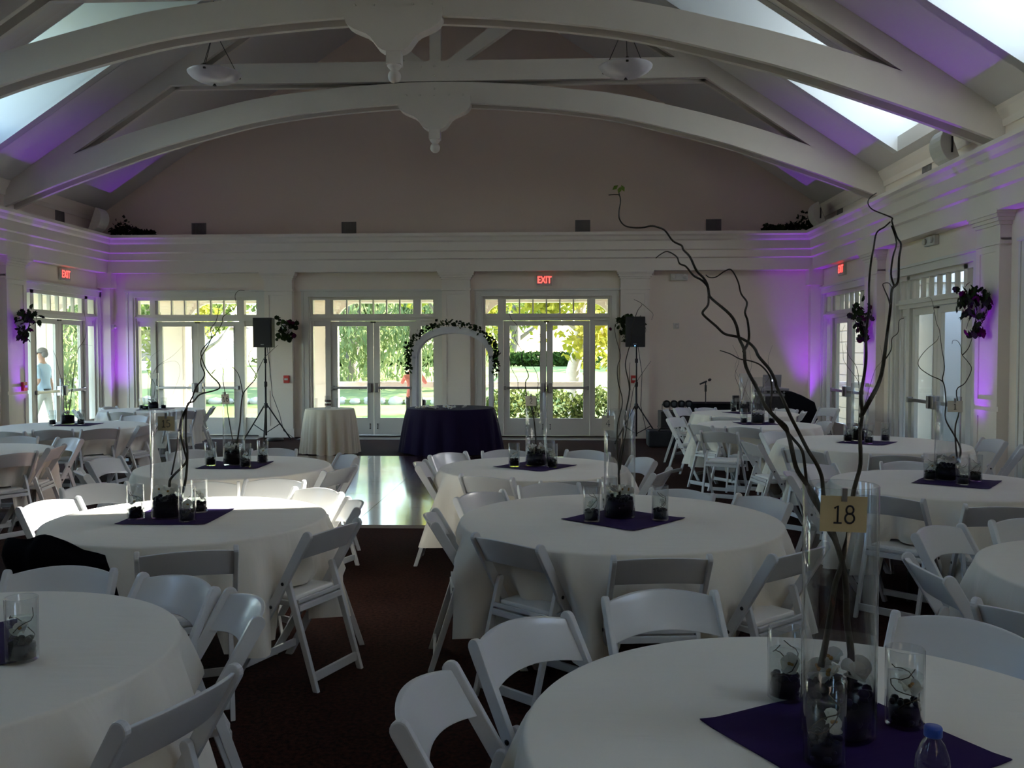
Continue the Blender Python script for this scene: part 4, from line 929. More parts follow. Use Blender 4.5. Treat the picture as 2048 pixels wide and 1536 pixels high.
# number cards on clips at the vase rims
def card(px, py, Y, wd, ht, txt, label, mt=CARD, tilt=0):
    p = PY(px, py, Y); r = tag(empty('number_card', p, 0), label, 'card', 'table number cards')
    r.rotation_euler = (0, tilt, 0); MB().box(-wd / 2, wd / 2, -.0008, .0008, -ht / 2, ht / 2).build('card', mt, r)
    MB().box(-.006, .006, -.004, .006, ht / 2 - .012, ht / 2 + .018).build('clip', METAL, r)
    if txt: lettering_mesh(txt, ht * .5, r)
    if False:
        c = bpy.data.curves.new('lettering', 'FONT'); c.body = txt; c.size = ht * .52; c.align_x = 'CENTER'; c.align_y = 'CENTER'; c.extrude = .0002; c.materials.append(INK)
        t = text_mesh(c, r); t.location = (0, -.0013, 0); t.rotation_euler = (pi / 2, 0, 0)
card(1687, 1028, 2.05, .105, .082, '18', 'tan card with the number eighteen clipped to the nearest tall vase', tilt=.03)
card(332, 847, 4.78, .093, .079, '15', 'tan card with the number fifteen on the left front vase')
card(451, 798, 7.11, .062, .080, '16', 'pale card with the number sixteen on a left middle vase', CARDW, tilt=-.1)
card(1216, 846, 4.88, .066, .080, '4', 'pale card with the number four on the centre vase', CARDW)
card(1062, 802, 7.13, .085, .080, '2', 'pale card with the number two on the middle vase', CARDW)
card(1910, 813, 6.42, .105, .080, '1', 'pale card with the number one on the right vase', CARDW)
card(307, 752, 14.35, .11, .09, '', 'blank-looking pale card on the far left corner vase', CARDW)
# ------------------------------------------------------------------ head table, cocktail table, arch
folding_table(-1.72, 15.05, .70, 'round folding table hidden under the dark purple cloth', 'dressed tables')
tablecloth(-1.72, 15.05, .745, 77, None, PURPC, 'dark purple floor-length cloth over the table before the arch', 'rear tablecloths', hem=.03, top=.762, flare=.13, nf=16, amp=.022)
folding_table(-3.72, 14.75, .38, 'small round table hidden under the cream cloth', 'dressed tables')
tablecloth(-3.72, 14.75, .405, 78, None, CREAMC, 'cream pleated cloth over the small cocktail table', 'rear tablecloths', hem=.03, top=.762, flare=.07, nf=17, amp=.028)
for i, (dx, h, rr) in enumerate(((-.22, .17, .022), (-.02, .21, .05), (.13, .17, .022))):
    c = tag(empty('glass_cylinder', (-3.72 + dx, 14.7, .765)), ('slim left glass cylinder', 'wide glass cylinder with dark ribbons', 'slim right glass cylinder')[i] + ' on the cream cocktail table', 'vase')
    MB().lathe([(rr - .003, 0), (rr, .003), (rr, h), (rr - .003, h), (rr - .003, .006), (.001, .005)], 24).build('glass', VGLASS, c)
    if i == 1:
        rb = MB()
        for z in (.05, .11): rb.lathe([(rr + .001, z), (rr + .002, z + .004), (rr + .002, z + .03), (rr + .001, z + .034)], 24)
        rb.build('ribbon_band', mat('brown_ribbon', (.10, .06, .05), .6), c)
random.seed(5)
for i, px in enumerate((836, 848, 858, 866, 872, 892, 900, 905, 929)):
    p = PY(px, 822, 14.62 + .12 * (i % 3)); bloom((p.x, p.y, .777), random.uniform(-.4, .4), random.uniform(-.4, .4), 1.9, 'white bloom scattered on the purple table, %s from the left' % ('first', 'second', 'third', 'fourth', 'fifth', 'sixth', 'seventh', 'eighth', 'ninth')[i])
# garden arch
AX = -1.80; AY = 16.0; R_O = .72
ar = tag(empty('garden_arch', (AX, AY, 0)), 'white wooden garden arch wound with ivy behind the purple table', 'arch')
def arch_pts(hw, zs, rise, n=20):      # rounded top profile
    return [(hw * cos(pi - pi * k / n) , zs + rise * (sin(pi * k / n)) ** .9) for k in range(n + 1)]
op = arch_pts(.73, 1.62, .55); ip = arch_pts(.66, 1.58, .47)
WP = mat('worn_white_wood', (.66, .66, .67), .6, var=.1, vs=6)
for y0, nm in ((0, 'front_hoop'), (.36, 'rear_hoop')):
    mb = MB(); vs = []; n = len(op)
    for y in (y0, y0 + .035):
        for (a, b) in zip(op, ip): vs += [(a[0], y, a[1]), (b[0], y, b[1])]
    fs = []
    for i in range(n - 1):
        a = 2 * i; o = 2 * n; fs += [(a, a + 1, a + 3, a + 2), (o + a, o + a + 2, o + a + 3, o + a + 1), (a, a + 2, o + a + 2, o + a), (a + 1, o + a + 1, o + a + 3, a + 3)]
    mb.add(vs, fs); mb.build(nm, WP, ar)
mb = MB(); vs = []
for (a, b) in zip(op, ip):
    c = ((a[0] + b[0]) / 2, (a[1] + b[1]) / 2); vs += [(c[0], .03, c[1]), (c[0], .37, c[1]), (c[0] * 1.012, .03, c[1] + .012), (c[0] * 1.012, .37, c[1] + .012)]
fs = []
for i in range(len(op) - 1):
    a = 4 * i; fs += [(a, a + 1, a + 5, a + 4), (a + 2, a + 6, a + 7, a + 3)]
mb.add(vs, fs); mb.build('canopy_panel', WP, ar)
for s in (-1, 1):
    for y in (0, .36): MB().box(*sorted((s * .66, s * .73)), y, y + .035, 0, 1.63).build('post', WP, ar, bevel=.004)
    l = MB().box(*sorted((s * .69, s * .70)), .03, .37, .3, 1.6); l.build('side_panel', WP, ar)
random.seed(11)
gar = MB()
n = 420
for i in range(n):
    t = i / n; a = pi - pi * t * 1.0
    if t < .14: p = Vector((-.80, .02, 1.30 + t / .14 * .40))
    elif t > .84: p = Vector((.80, .02, 1.30 + (1 - t) / .16 * .42))
    else:
        a = pi - pi * (t - .14) / .70; p = Vector((.78 * cos(a), .02, 1.66 + .56 * sin(a) ** .9))
    p += Vector((random.gauss(0, .035), random.gauss(0, .05) - .02, random.gauss(0, .03))); leaf_quad(gar, p, random.uniform(.045, .09), asp=.8)
g = tag(gar.build('ivy_garland', IVY, loc=(AX, AY, 0)), 'dark ivy garland draped over the white garden arch', 'garland', kind='stuff')

# ------------------------------------------------------------------ loudspeakers on tripods
def loudspeaker(x, y, rz, label, blue):
    r = tag(empty('loudspeaker', (x, y, 1.80), rz), label, 'speaker', 'black loudspeakers on stands')
    MB().prism([(-.185, -.16), (.185, -.16), (.14, .16), (-.14, .16)], 'xy', 0, .56).build('cabinet', BLACK, r, bevel=.012)
    MB().box(-.165, .165, -.172, -.158, .03, .53).build('grille', mat('speaker_grille', (.02, .02, .022), .7, bump=.6, bs=250), r, bevel=.004)
    MB().box(-.03, .03, -.176, -.171, .045, .06).build('badge', METAL, r)
    if blue: MB().ball((0, -.176, .02), .009, 8).build('blue_status_light', mat('blue_light', (.1, .2, .8), .4, emit=(.1, .35, 1), es=6), r)
def tripod(x, y, rz, label):
    r = tag(empty('speaker_stand', (x, y, 0), rz), label, 'stand', 'black tripod speaker stands')
    MB().tube([(0, 0, .12), (0, 0, 1.1)], .019, 10).build('lower_pole', BLACKM, r); MB().tube([(0, 0, 1.0), (0, 0, 1.80)], .014, 10).build('upper_pole', BLACKM, r)
    MB().lathe([(.028, 1.05), (.032, 1.07), (.032, 1.13), (.028, 1.15)], 12).build('collar', BLACK, r); MB().lathe([(.03, .64), (.038, .66), (.038, .72), (.03, .74)], 12).build('leg_collar', BLACK, r)
    MB().lathe([(.03, 1.50), (.03, 1.58)], 12).build('locking_sleeve', BLACK, r)
    for k in range(3):
        a = 2 * pi * k / 3 + .45; c, s_ = cos(a), sin(a)
        lg = MB().tube([(c * .035, s_ * .035, .69), (c * .50, s_ * .50, .03)], .013, 8).build('leg', BLACKM, r)
        MB().ball((c * .50, s_ * .50, .022), .022, 8).build('rubber_foot', BLACK, lg)
        MB().tube([(c * .02, s_ * .02, .18), (c * .29, s_ * .29, .33)], .009, 6).build('brace', BLACKM, r)
loudspeaker(-5.46, 16.75, 0, 'black loudspeaker on the tripod left of the cream cocktail table', False); tripod(-5.46, 16.75, .3, 'black tripod stand left of the cream cocktail table')
loudspeaker(1.58, 16.75, -.25, 'black loudspeaker with a blue light beside the blank wall', True); tripod(1.58, 16.75, 1.2, 'black tripod stand beside the blank wall')
tag(MB().tube([(-5.43, 16.75, 1.85), (-5.36, 16.72, 1.4), (-5.33, 16.74, .9), (-5.22, 16.8, .55), (-5.15, 16.85, .2), (-4.95, 17.0, .012), (-4.6, 17.3, .012), (-4.4, 17.5, .014)], .006, 6).build('power_cable', BLACK), 'black cable hanging down the left speaker stand to the floor', 'cable')
tag(MB().tube([(1.60, 16.75, 1.85), (1.68, 16.7, 1.3), (1.66, 16.72, .7), (1.8, 16.8, .1), (2.1, 16.9, .012), (2.5, 16.9, .012)], .006, 6).build('power_cable', BLACK), 'black cable hanging down the right speaker stand', 'cable')
tag(MB().lathe([(.0, 0), (.16, .0), (.17, .02), (.15, .05), (.0, .06)][1:], 24, (-5.35, 16.95, 0)).build('cable_coil', BLACK), 'flat coil of black cable at the left speaker stand', 'cable')

# ------------------------------------------------------------------ wall baskets of foliage
def ivy_leaf(mtl, nm='leaf'):
    mb = MB(); P = [(0, -.5), (.28, -.42), (.42, -.1), (.30, .02), (.32, .22), (.12, .22), (0, .52), (-.12, .22), (-.32, .22), (-.30, .02), (-.42, -.1), (-.28, -.42)]
    vs = [(0, 0, .06)] + [(x, y, -.06 * abs(x) * 3) for x, y in P]; mb.add(vs, [(0, 1 + k, 1 + (k + 1) % 12) for k in range(12)], True); return mb
leafp = {}
def basket(c, out, label, n, spread, seed, plum=.2, trail=.3, vine=()):
    rnd = random.Random(seed); o_ = Vector(out); r = tag(empty('foliage_basket', c), label, 'plant', 'foliage baskets on the pilasters')
    side = Vector((0, 0, 1)).cross(o_)
    mb = MB(); M = Matrix.Translation(o_ * .07)
    prof = [(.02, -.18), (.08, -.12), (.11, -.03), (.12, .05)]; mb.lathe(prof, 14, M=M); mb.build('wall_basket', mat('pale_basket', (.5, .48, .45), .7), r)
    for i in range(n):
        key = 'plum' if rnd.random() < plum else 'ivy'
        if rnd.random() < trail: d = side * rnd.gauss(0, .07) + Vector((0, 0, -rnd.uniform(.05, spread * 1.3))) + o_ * rnd.uniform(.05, .16)
        else: d = side * rnd.gauss(0, spread * .5) + Vector((0, 0, rnd.gauss(.06, spread * .30))) + o_ * rnd.uniform(.04, .25)
        z = o_ + Vector((rnd.gauss(0, .5), rnd.gauss(0, .5), rnd.gauss(0, .5))); z.normalize()
        x = Vector((rnd.gauss(0, 1), rnd.gauss(0, 1), rnd.gauss(0, .4))); x = (x - z * x.dot(z)).normalized(); y = z.cross(x); s = rnd.uniform(.08, .14)
        Mx = Matrix((x * s, y * s, z * s)).transposed().to_4x4(); Mx.translation = d
        if key not in leafp: l = leafp[key] = ivy_leaf(0).build('leaf', PLUM if key == 'plum' else IVY, r); l.matrix_local = Mx
        else: inst(leafp[key], r, Mx)
    st_ = MB()
    for k in range(5): st_.tube([o_ * .08, o_ * .16 + side * rnd.gauss(0, .1) + Vector((0, 0, -.05)), o_ * .12 + side * rnd.gauss(0, .1) + Vector((0, 0, -spread))], .003, 5)
    st_.build('stem', TWIG, r)
basket((XL + .14, 14.6, 2.22), (1, 0, 0), 'ivy and plum foliage basket on the left side pilaster', 110, .24, 1, .15, .45)
basket((PIL_X[0] + .2, YB - .14, 2.22), (0, -1, 0), 'ivy basket trailing behind the left loudspeaker', 80, .20, 2, .05, .6)
basket((PIL_X[2] - .12, YB - .14, 2.22), (0, -1, 0), 'silvery ivy basket behind the right loudspeaker', 120, .24, 3, .05, .3)
basket((XR - .14, 14.6, 2.24), (-1, 0, 0), 'ivy and plum basket on the farther right side pilaster', 140, .27, 4, .14, .45)
basket((XR - .14, 10.75, 2.24), (-1, 0, 0), 'large ivy and plum basket on the nearer right side pilaster', 150, .27, 5, .16, .25)

# ------------------------------------------------------------------ signs, alarms, vents, pendants
def exit_sign(loc, rz, label):
    r = tag(empty('exit_sign', loc, rz), label, 'sign', 'lit exit signs'); MB().box(-.165, .165, -.05, 0, -.11, .11).build('housing', PLAST, r, bevel=.006); MB().box(-.145, .145, -.053, -.049, -.095, .095).build('face', EXITB, r)
    c = bpy.data.curves.new('lettering', 'FONT'); c.body = 'EXIT'; c.size = .19; c.align_x = 'CENTER'; c.align_y = 'CENTER'; c.extrude = .001; c.offset = .0025; c.materials.append(EXITR)
    t = text_mesh(c, r); t.location = (0, -.0545, 0); t.rotation_euler = (pi / 2, 0, 0); t.scale = (.72, 1, 1)
exit_sign((-.15, YB, 3.13), 0, 'red lit exit sign above the rear doors right of the arch'); exit_sign((XL, 16.28, 3.16), pi / 2, 'red lit exit sign above the left side doors'); exit_sign((XR, 16.35, 3.19), -pi / 2, 'red lit exit sign above the right side doors')
def twin_light(loc, rz, label):
    r = tag(empty('emergency_light', loc, rz), label, 'light', 'twin-head emergency lights'); MB().box(-.17, .17, -.07, 0, -.065, .065).build('case', PLAST, r, bevel=.01)
    for s in (-1, 1): MB().lathe([(.02, 0), (.042, .02), (.042, .04), (.036, .045), (.001, .04)], 14, M=Matrix.Translation((s * .11, -.06, .0)) @ Matrix.Rotation(pi / 2, 4, 'X')).build('lamp_head', PLAST, r)
twin_light((2.50, YB, 3.18), 0, 'cream emergency light on the blank rear wall'); twin_light((XR, 12.55, 3.22), -pi / 2, 'cream emergency light over the nearer right side doors')
def box_dev(name, loc, rz, w_, h_, d_, mtl, label, cat, grp, knob=None):
    r = tag(empty(name, loc, rz), label, cat, grp); MB().box(-w_, w_, -d_, 0, -h_, h_).build('case', mtl, r, bevel=.005)
    if knob: MB().box(-w_ * .6, w_ * .6, -d_ - .012, -d_, -h_ * .25, h_ * .25).build('pull_handle', knob, r)
    else: MB().lathe([(w_ * .7, 0), (w_ * .75, .02), (w_ * .5, .035), (.001, .04)], 12, M=Matrix.Translation((0, -d_, 0)) @ Matrix.Rotation(pi / 2, 4, 'X')).build('lens', PLAST, r)
box_dev('fire_alarm_pull', (PIL_X[0] + .16, YB - .13, 1.17), 0, .055, .075, .05, REDP, 'red fire alarm pull right of the left speaker stand', 'alarm', 'red fire alarm pulls', PLAST)
box_dev('fire_alarm_pull', (PIL_X[2] - .02, YB - .13, 1.17), 0, .055, .075, .05, REDP, 'red fire alarm pull behind the right speaker stand', 'alarm', 'red fire alarm pulls', PLAST)
box_dev('fire_alarm_pull', (XL + .13, 14.72, 1.13), pi / 2, .055, .075, .05, REDP, 'red fire alarm pull on the left side pilaster', 'alarm', 'red fire alarm pulls', PLAST)
box_dev('motion_sensor', (2.45, YB, 2.22), 0, .055, .055, .05, PLAST, 'small cream sensor on the blank rear wall', 'sensor', 'wall sensors')
box_dev('motion_sensor', (XL + .22, YB - .08, 2.22), pi / 2, .05, .05, .05, PLAST, 'small cream sensor on the left corner pilaster', 'sensor', 'wall sensors')
def vent(loc, rz, label, w_=.14):
    r = tag(empty('air_vent', loc, rz), label, 'vent', 'square air vents above the ledges'); MB().box(-w_, w_, -.006, 0, -.14, .14).build('backing', VENT, r)
    s0 = None
    for k in range(11):
        x = -w_ + .02 + k * (2 * w_ - .04) / 10
        if s0 is None: o = s0 = MB().box(-.004, .004, -.02, -.006, -.13, .13).build('slat', VENT, r)
        else: o = inst(s0, r)
        o.location = (x, 0, 0)
    MB().box(-w_ - .01, w_ + .01, -.014, 0, .13, .145).box(-w_ - .01, w_ + .01, -.014, 0, -.145, -.13).box(-w_ - .01, -w_ + .01, -.014, 0, -.13, .13).box(w_ - .01, w_ + .01, -.014, 0, -.13, .13).build('frame', VENT, r)
for x, t in ((-7.15, 'far left'), (-4.08, 'left of the arch'), (.61, 'right of the middle'), (3.19, 'far right')): vent((x * 1.006, YG, 4.20), 0, 'dark vent on the rear gable, ' + t)
vent((CX - HU, 16.4, 4.26), pi / 2, 'grey vent above the left ledge'); vent((CX + HU, 16.95, 4.27), -pi / 2, 'grey vent above the right ledge near the corner'); vent((CX + HU, 13.1, 4.27), -pi / 2, 'grey vent above the right ledge beside the round speaker')
def bowl_lamp(x, y, z, label):
    r = tag(empty('pendant_lamp', (x, y, z)), label, 'lamp', 'hanging alabaster bowl lamps')
    MB().lathe([(.02, -.13), (.12, -.125), (.24, -.09), (.33, -.04), (.375, .01), (.38, .03), (.365, .03), (.32, -.025), (.23, -.072), (.12, -.105), (.001, -.11)], 40).build('glass_bowl', BOWL, r)
    top = .56
    for k in range(3):
        a = 2 * pi * k / 3 + .5; c = Vector((cos(a) * .34, sin(a) * .34, .02)); MB().tube([c, (cos(a) * .05, sin(a) * .05, top)], .006, 6).build('rod', DKMETAL, r)
        MB().box(-.03, .03, -.02, .02, -.04, .035, Matrix.Translation(c) @ Matrix.Rotation(a, 4, 'Z')).build('bowl_clip', DKMETAL, r, bevel=.008)
    MB().lathe([(.03, -.16), (.012, -.13)], 10).build('bottom_cap', DKMETAL, r)
    MB().lathe([(.05, top - .03), (.06, top), (.03, top + .04)], 12).build('hub', DKMETAL, r); zc = ceil_z(abs(x - CX)) - z
    MB().tube([(0, 0, top), (0, 0, zc - .02)], .009, 8).build('stem', DKMETAL, r); MB().lathe([(.07, zc - .06), (.07, zc)], 16).build('canopy', DKMETAL, r)
bowl_lamp(CX - 2.98, 12.9, 5.74, 'white glass bowl pendant at the left'); bowl_lamp(CX + 2.98, 12.9, 5.74, 'white glass bowl pendant at the right')

# ledge speakers and greenery
def round_speaker(p, rz, label, tilt=.35):
    r = tag(empty('ledge_speaker', p, rz), label, 'speaker', 'round-backed speakers on the ledge')
    M = Matrix.Rotation(tilt, 4, 'Y')
    P = [(.24 * cos(radians(a)), .17 * sin(radians(a))) for a in range(-90, 91, 15)]
    MB().prism([(x * .9, z) for x, z in [(0, -.24)] + [(.20 * cos(radians(a)), .24 * sin(radians(a))) for a in range(-75, 76, 15)] + [(0, .24)]], 'xz', -.17, .17, M).build('cabinet', PLAST, r, bevel=.01)
    MB().box(-.012, .0, -.14, .14, -.21, .21, M).build('grille', VENT, r); MB().tube([(.05, .19, -.1), (.05, .2, 0), (.05, .19, .1)], .014, 6).build('bracket', DKMETAL, r)
p = PY(1908, 300, 11.9); round_speaker((CX + HU - .30, 11.7, 4.30), pi, 'grey half-round speaker on the right ledge by the nearer truss'); round_speaker((CX + HU - .28, 17.25, 4.31), pi, 'white half-round speaker on the right ledge in the rear corner'); round_speaker((CX - HU + .28, 17.2, 4.31), 0, 'white half-round speaker on the left ledge in the rear corner')
def ledge_plant(x0, x1, y, label, seed, peak):
    rnd = random.Random(seed); mb = MB()
    for i in range(420):
        t = rnd.random(); x = x0 + (x1 - x0) * t; h = .06 + .30 * math.exp(-((t - peak) / .22)**2) * rnd.random() + .05 * rnd.random()
        leaf_quad(mb, (x, y + rnd.uniform(-.14, .12), 4.05 + h * rnd.random() + .02), rnd.uniform(.05, .10), asp=.8)
    mb.tube([(x0, y, 4.045), ((x0 + x1) / 2, y + .03, 4.06), (x1, y, 4.045)], .008, 5)
    tag(mb.build('ledge_ivy', IVY), label, 'plant', 'dark ivy on the ledge corners')
ledge_plant(-8.85, -8.0, 17.62, 'dark ivy lying on the rear ledge in the left corner', 3, .3); ledge_plant(4.1, 5.1, 17.62, 'dark ivy lying on the rear ledge in the right corner', 4, .75)

# ------------------------------------------------------------------ disc jockey corner
dj = tag(empty('desk', (3.2, 16.55, 0)), 'low black-draped desk along the blank rear wall', 'table')
MB().box(-.62, .52, -.35, .35, .70, .76).build('top', BLACK, dj)
mb = MB(); n = 60; vs = []
for z, o in ((.765, 0), (.74, .01), (.4, .03), (.03, .05)):
    for k in range(n):
        t = k / n * 4; s_ = int(t); u = t - s_; c4 = [(-.64, -.37), (.54, -.37), (.54, .37), (-.64, .37)]; a, b = c4[s_ % 4], c4[(s_ + 1) % 4]
        x, y = a[0] + (b[0] - a[0]) * u, a[1] + (b[1] - a[1]) * u; w_ = .012 * sin(k * 1.9) * (z < .7); vs.append((x * (1 + o) + w_, y * (1 + o * 2) + w_, z))
mb.add(vs, [(i * n + k, i * n + (k + 1) % n, (i + 1) * n + (k + 1) % n, (i + 1) * n + k) for i in range(3) for k in range(n)], True); mb.f.append(tuple(range(n))); mb.s.append(False); mb.m.append(0)
mb.build('drape', BLACKC, dj)
rk_ = tag(empty('equipment_case', (4.02, 16.5, 0)), 'black and grey equipment rack under the laptop', 'case'); MB().box(-.27, .27, -.28, .28, 0, .90).build('body', BLACK, rk_, bevel=.01)
for k, z in enumerate((.90, .955, 1.0)): MB().box(-.25, .25, -.27, .25, z + .004, z + .045).build('rack_unit', (METAL, BLACK, METAL)[k], rk_, bevel=.004)
kn = MB()
for k in range(5): kn.lathe([(.018, 0), (.014, .02)], 8, M=Matrix.Translation((-.16 + k * .08, -.27, .975)) @ Matrix.Rotation(pi / 2, 4, 'X'))
kn.build('knobs', METAL, rk_)
lp = tag(empty('laptop', (4.02, 16.5, 1.05), .05), 'silver laptop with a glowing apple emblem on the lid', 'laptop')
MB().box(-.17, .17, -.02, .22, 0, .014).build('base', METAL, lp, bevel=.004); Mt = Matrix.Translation((0, -.01, .014)) @ Matrix.Rotation(radians(-8), 4, 'X').inverted()
SILV = mat('silver_lid', (.30, .30, .32), .4, metal=.6)
MB().box(-.17, .17, -.008, 0, 0, .225, Mt).build('lid', SILV, lp, bevel=.003)
em = MB(); P = [(.016 * cos(radians(a)) * (1 + .1 * cos(radians(2 * a))), .016 * sin(radians(a))) for a in range(35, 326, 15)]; P.append((.006, 0))
em.prism([(x, z + .115) for x, z in P], 'xz', -.0095, -.008, Mt); em.prism([(.001, .134), (.006, .143), (.009, .142), (.005, .135)], 'xz', -.0095, -.008, Mt)
em.build('glowing_emblem', mat('lid_glow', (.8, .8, .85), .5, emit=(.85, .9, 1), es=1.2), lp)
spk = tag(empty('draped_gear', (4.48, 16.45, 0)), 'black cloth draped over gear at the right end of the desk', 'cover')
mb = MB(); pr = [(-.30, .0), (-.28, .98), (-.20, 1.0), (.0, .92), (.22, .80), (.26, .66), (.30, 0)]; mb.prism(pr, 'xz', -.34, .34); mb.build('black_cover', BLACKC, spk, bevel=.03, seg=3)
bm_ = tag(empty('small_black_box', (3.35, 16.35, .77)), 'small black box on the desk behind the small vase', 'box'); MB().box(-.06, .06, -.05, .05, 0, .14).build('case', BLACK, bm_, bevel=.006); MB().box(-.04, .04, -.055, -.05, .03, .1).build('face', VENT, bm_)
mc = tag(empty('microphone_stand', (2.80, 16.35, 0)), 'black microphone stand with a tilted microphone before the blank wall', 'stand')
MB().lathe([(.14, 0), (.14, .02), (.02, .03)], 24).build('base', BLACKM, mc); MB().tube([(0, 0, .02), (0, 0, 1.10)], .010, 8).build('pole', BLACKM, mc); MB().tube([(0, 0, .98), (0, 0, 1.10)], .020, 10).build('clutch', BLACK, mc)
mp_ = tag(empty('microphone', (2.80, 16.35, 1.15)), 'black microphone tilted on its stand', 'microphone'); MB().tube([(-.11, 0, -.035), (.02, 0, .02)], [.014, .018], 10).build('handle', BLACK, mp_); MB().ball((.07, 0, .045), (.035, .026, .026), 12, M=Matrix.Rotation(-.4, 4, 'Y')).build('head', DKMETAL, mp_); MB().tube([(0, 0, -.05), (0, 0, .0)], .01, 8).build('clip', BLACK, mp_)
cs_ = tag(empty('road_case', (2.28, 16.5, 0)), 'black trunk under the row of stage lights', 'case'); MB().box(-.30, .30, -.25, .25, 0, .62).build('body', BLACK, cs_, bevel=.015); MB().box(-.31, .31, -.26, .26, .30, .325).build('edge_strip', DKMETAL, cs_)
for k in range(4):
    l = tag(empty('stage_light', (2.10 + .135 * k, 16.42, .75), 0), 'round black stage light, %s in the row on the trunk' % ('first', 'second', 'third', 'last')[k], 'light', 'stage lights on the trunk')
    MB().lathe([(.03, -.1), (.068, -.06), (.072, .05), (.066, .055), (.06, .03), (.001, .03)], 16, M=Matrix.Rotation(pi / 2, 4, 'X')).build('can', BLACK, l); MB().lathe([(.056, .032), (.04, .040), (.001, .042)], 14, M=Matrix.Rotation(pi / 2, 4, 'X')).build('lens', DARKG, l)
    MB().tube([(-.075, .02, 0), (-.078, .02, -.09), (-.05, .02, -.126), (.05, .02, -.126), (.078, .02, -.09), (.075, .02, 0)], .006, 6).build('yoke', BLACKM, l)
bg_ = tag(empty('equipment_bag', (2.02, 16.15, 0)), 'low black equipment bag on the carpet by the right speaker stand', 'bag'); MB().box(-.30, .30, -.22, .22, 0, .30).build('body', mat('black_nylon', (.012, .014, .018), .7, bump=.3, bs=30), bg_, bevel=.05, seg=3); MB().tube([(-.12, -.2, .29), (-.08, -.22, .35), (.08, -.22, .35), (.12, -.2, .29)], .012, 6).build('handle', BLACK, bg_)

# uplights at the pilasters: small cans with purple lamps
def uplight(x, y, aim, label, power, ang=42):
    r = tag(empty('uplight', (x, y, 0)), label, 'light', 'purple floor uplights')
    MB().lathe([(.07, .0), (.08, .01), (.08, .16), (.072, .165), (.068, .14), (.001, .14)], 20).build('can', BLACK, r)
    MB().box(-.10, .10, -.02, .02, .0, .02).build('foot', BLACKM, r)
    l = bpy.data.lights.new('purple_lamp', 'SPOT'); l.energy = power; l.color = (.30, .0, 1.0); l.spot_size = radians(ang); l.spot_blend = 1; l.shadow_soft_size = .05
    o = bpy.data.objects.new('purple_lamp', l); COL.objects.link(o); o.parent = r; o.location = (0, 0, .17)
    o.rotation_euler = Vector(aim).to_track_quat('-Z', 'Y').to_euler()
PW = 125
uplight(XR - .42, 14.65, (.05, 0, 1), 'purple uplight at the farther right side pilaster', PW); uplight(XR - .42, 10.85, (.05, 0, 1), 'purple uplight at the nearer right side pilaster', PW)
uplight(XR - .35, YB - .45, (.03, .10, 1), 'purple uplight in the rear right corner', PW); uplight(XL + .42, YB - .40, (-.03, .10, 1), 'purple uplight in the rear left corner', PW)
uplight(XL + .42, 14.65, (-.05, 0, 1), 'purple uplight at the left side pilaster', PW); uplight(XL + .42, 10.85, (-.05, 0, 1), 'purple uplight at the nearer left side pilaster', PW)
uplight(XR - .42, 6.95, (.05, 0, 1), 'purple uplight at the right side pilaster beside the viewer', PW)

# ------------------------------------------------------------------ water bottle, jacket
bt = tag(empty('water_bottle', (.738, 1.735, .7625)), 'clear plastic water bottle with a blue cap on the nearest table', 'bottle')
PET = glass_pane_mat('clear_plastic', (.93, .95, .96), .9)
MB().lathe([(.001, .004), (.026, .0), (.032, .006), (.033, .05), (.031, .055), (.033, .06), (.033, .10), (.031, .105), (.033, .112), (.031, .135), (.022, .160), (.0135, .172), (.0125, .185)], 32).build('body', PET, bt)
MB().lathe([(.030, .008), (.031, .09), (.001, .091)], 24).build('water', WATERG, bt); cp = MB(); cp.lathe([(.0165, .176), (.0170, .178), (.0170, .192), (.0155, .195), (.001, .195)], 24); cp.build('blue_cap', mat('blue_cap_plastic', (.01, .05, .30), .4), bt)
MB().lathe([(.0335, .062), (.0335, .098)], 24).build('label_band', glass_pane_mat('clear_label', (.75, .80, .85), .6), bt)
# black jacket over the back of the near left chair
cb = None
for o in bpy.data.objects:
    if o.name.startswith('folding_chair') and 'near left' in o.get('label', '') and 'card fifteen' in o.get('label', ''): cb = o
if cb is None: cb = [o for o in bpy.data.objects if o.name.startswith('folding_chair')][0]
p = PZ(100, 1112, .78); jb = Vector((p.x, p.y, 0)); jd = Vector((-2.03 - p.x, 4.87 - p.y, 0)).normalized()
mb = MB(); nx, nz = 22, 12; vs = []; rnd = random.Random(4)
for side in (0, 1):
    for i in range(nx + 1):
        for j in range(nz + 1):
            u = -1 + 2 * i / nx; t = j / nz; wv = .275 - .06 * t; x = u * wv; zt = .865 + .02 * cos(u * 3.0) + .015 * sin(u * 7) - .06 * abs(u)**4
            z = zt - t * (.42 + .05 * sin(u * 4)); bow = .045 * (1 - u * u)
            th = .05 + .04 * sin(min(1, t * 3) * pi / 2) * (1 - .3 * abs(u)); edge = sqrt(max(0, 1 - abs(u)**6)) * (sqrt(min(1, t * 6)) if t < .17 else 1)
            y = -.25 - bow + .6 * (.80 - max(z, .42)) * .9 + (-(th * edge) - .012 * sin(u * 9 + t * 4) if side == 0 else th * .8 * edge)
            vs.append((x, y, z))
N = (nx + 1) * (nz + 1); ix = lambda i, j, s_: s_ * N + i * (nz + 1) + j; fs = []
for i in range(nx):
    for j in range(nz): fs += [(ix(i, j, 0), ix(i, j + 1, 0), ix(i + 1, j + 1, 0), ix(i + 1, j, 0)), (ix(i, j, 1), ix(i + 1, j, 1), ix(i + 1, j + 1, 1), ix(i, j + 1, 1))]
    fs += [(ix(i, 0, 0), ix(i + 1, 0, 0), ix(i + 1, 0, 1), ix(i, 0, 1)), (ix(i, nz, 0), ix(i, nz, 1), ix(i + 1, nz, 1), ix(i + 1, nz, 0))]
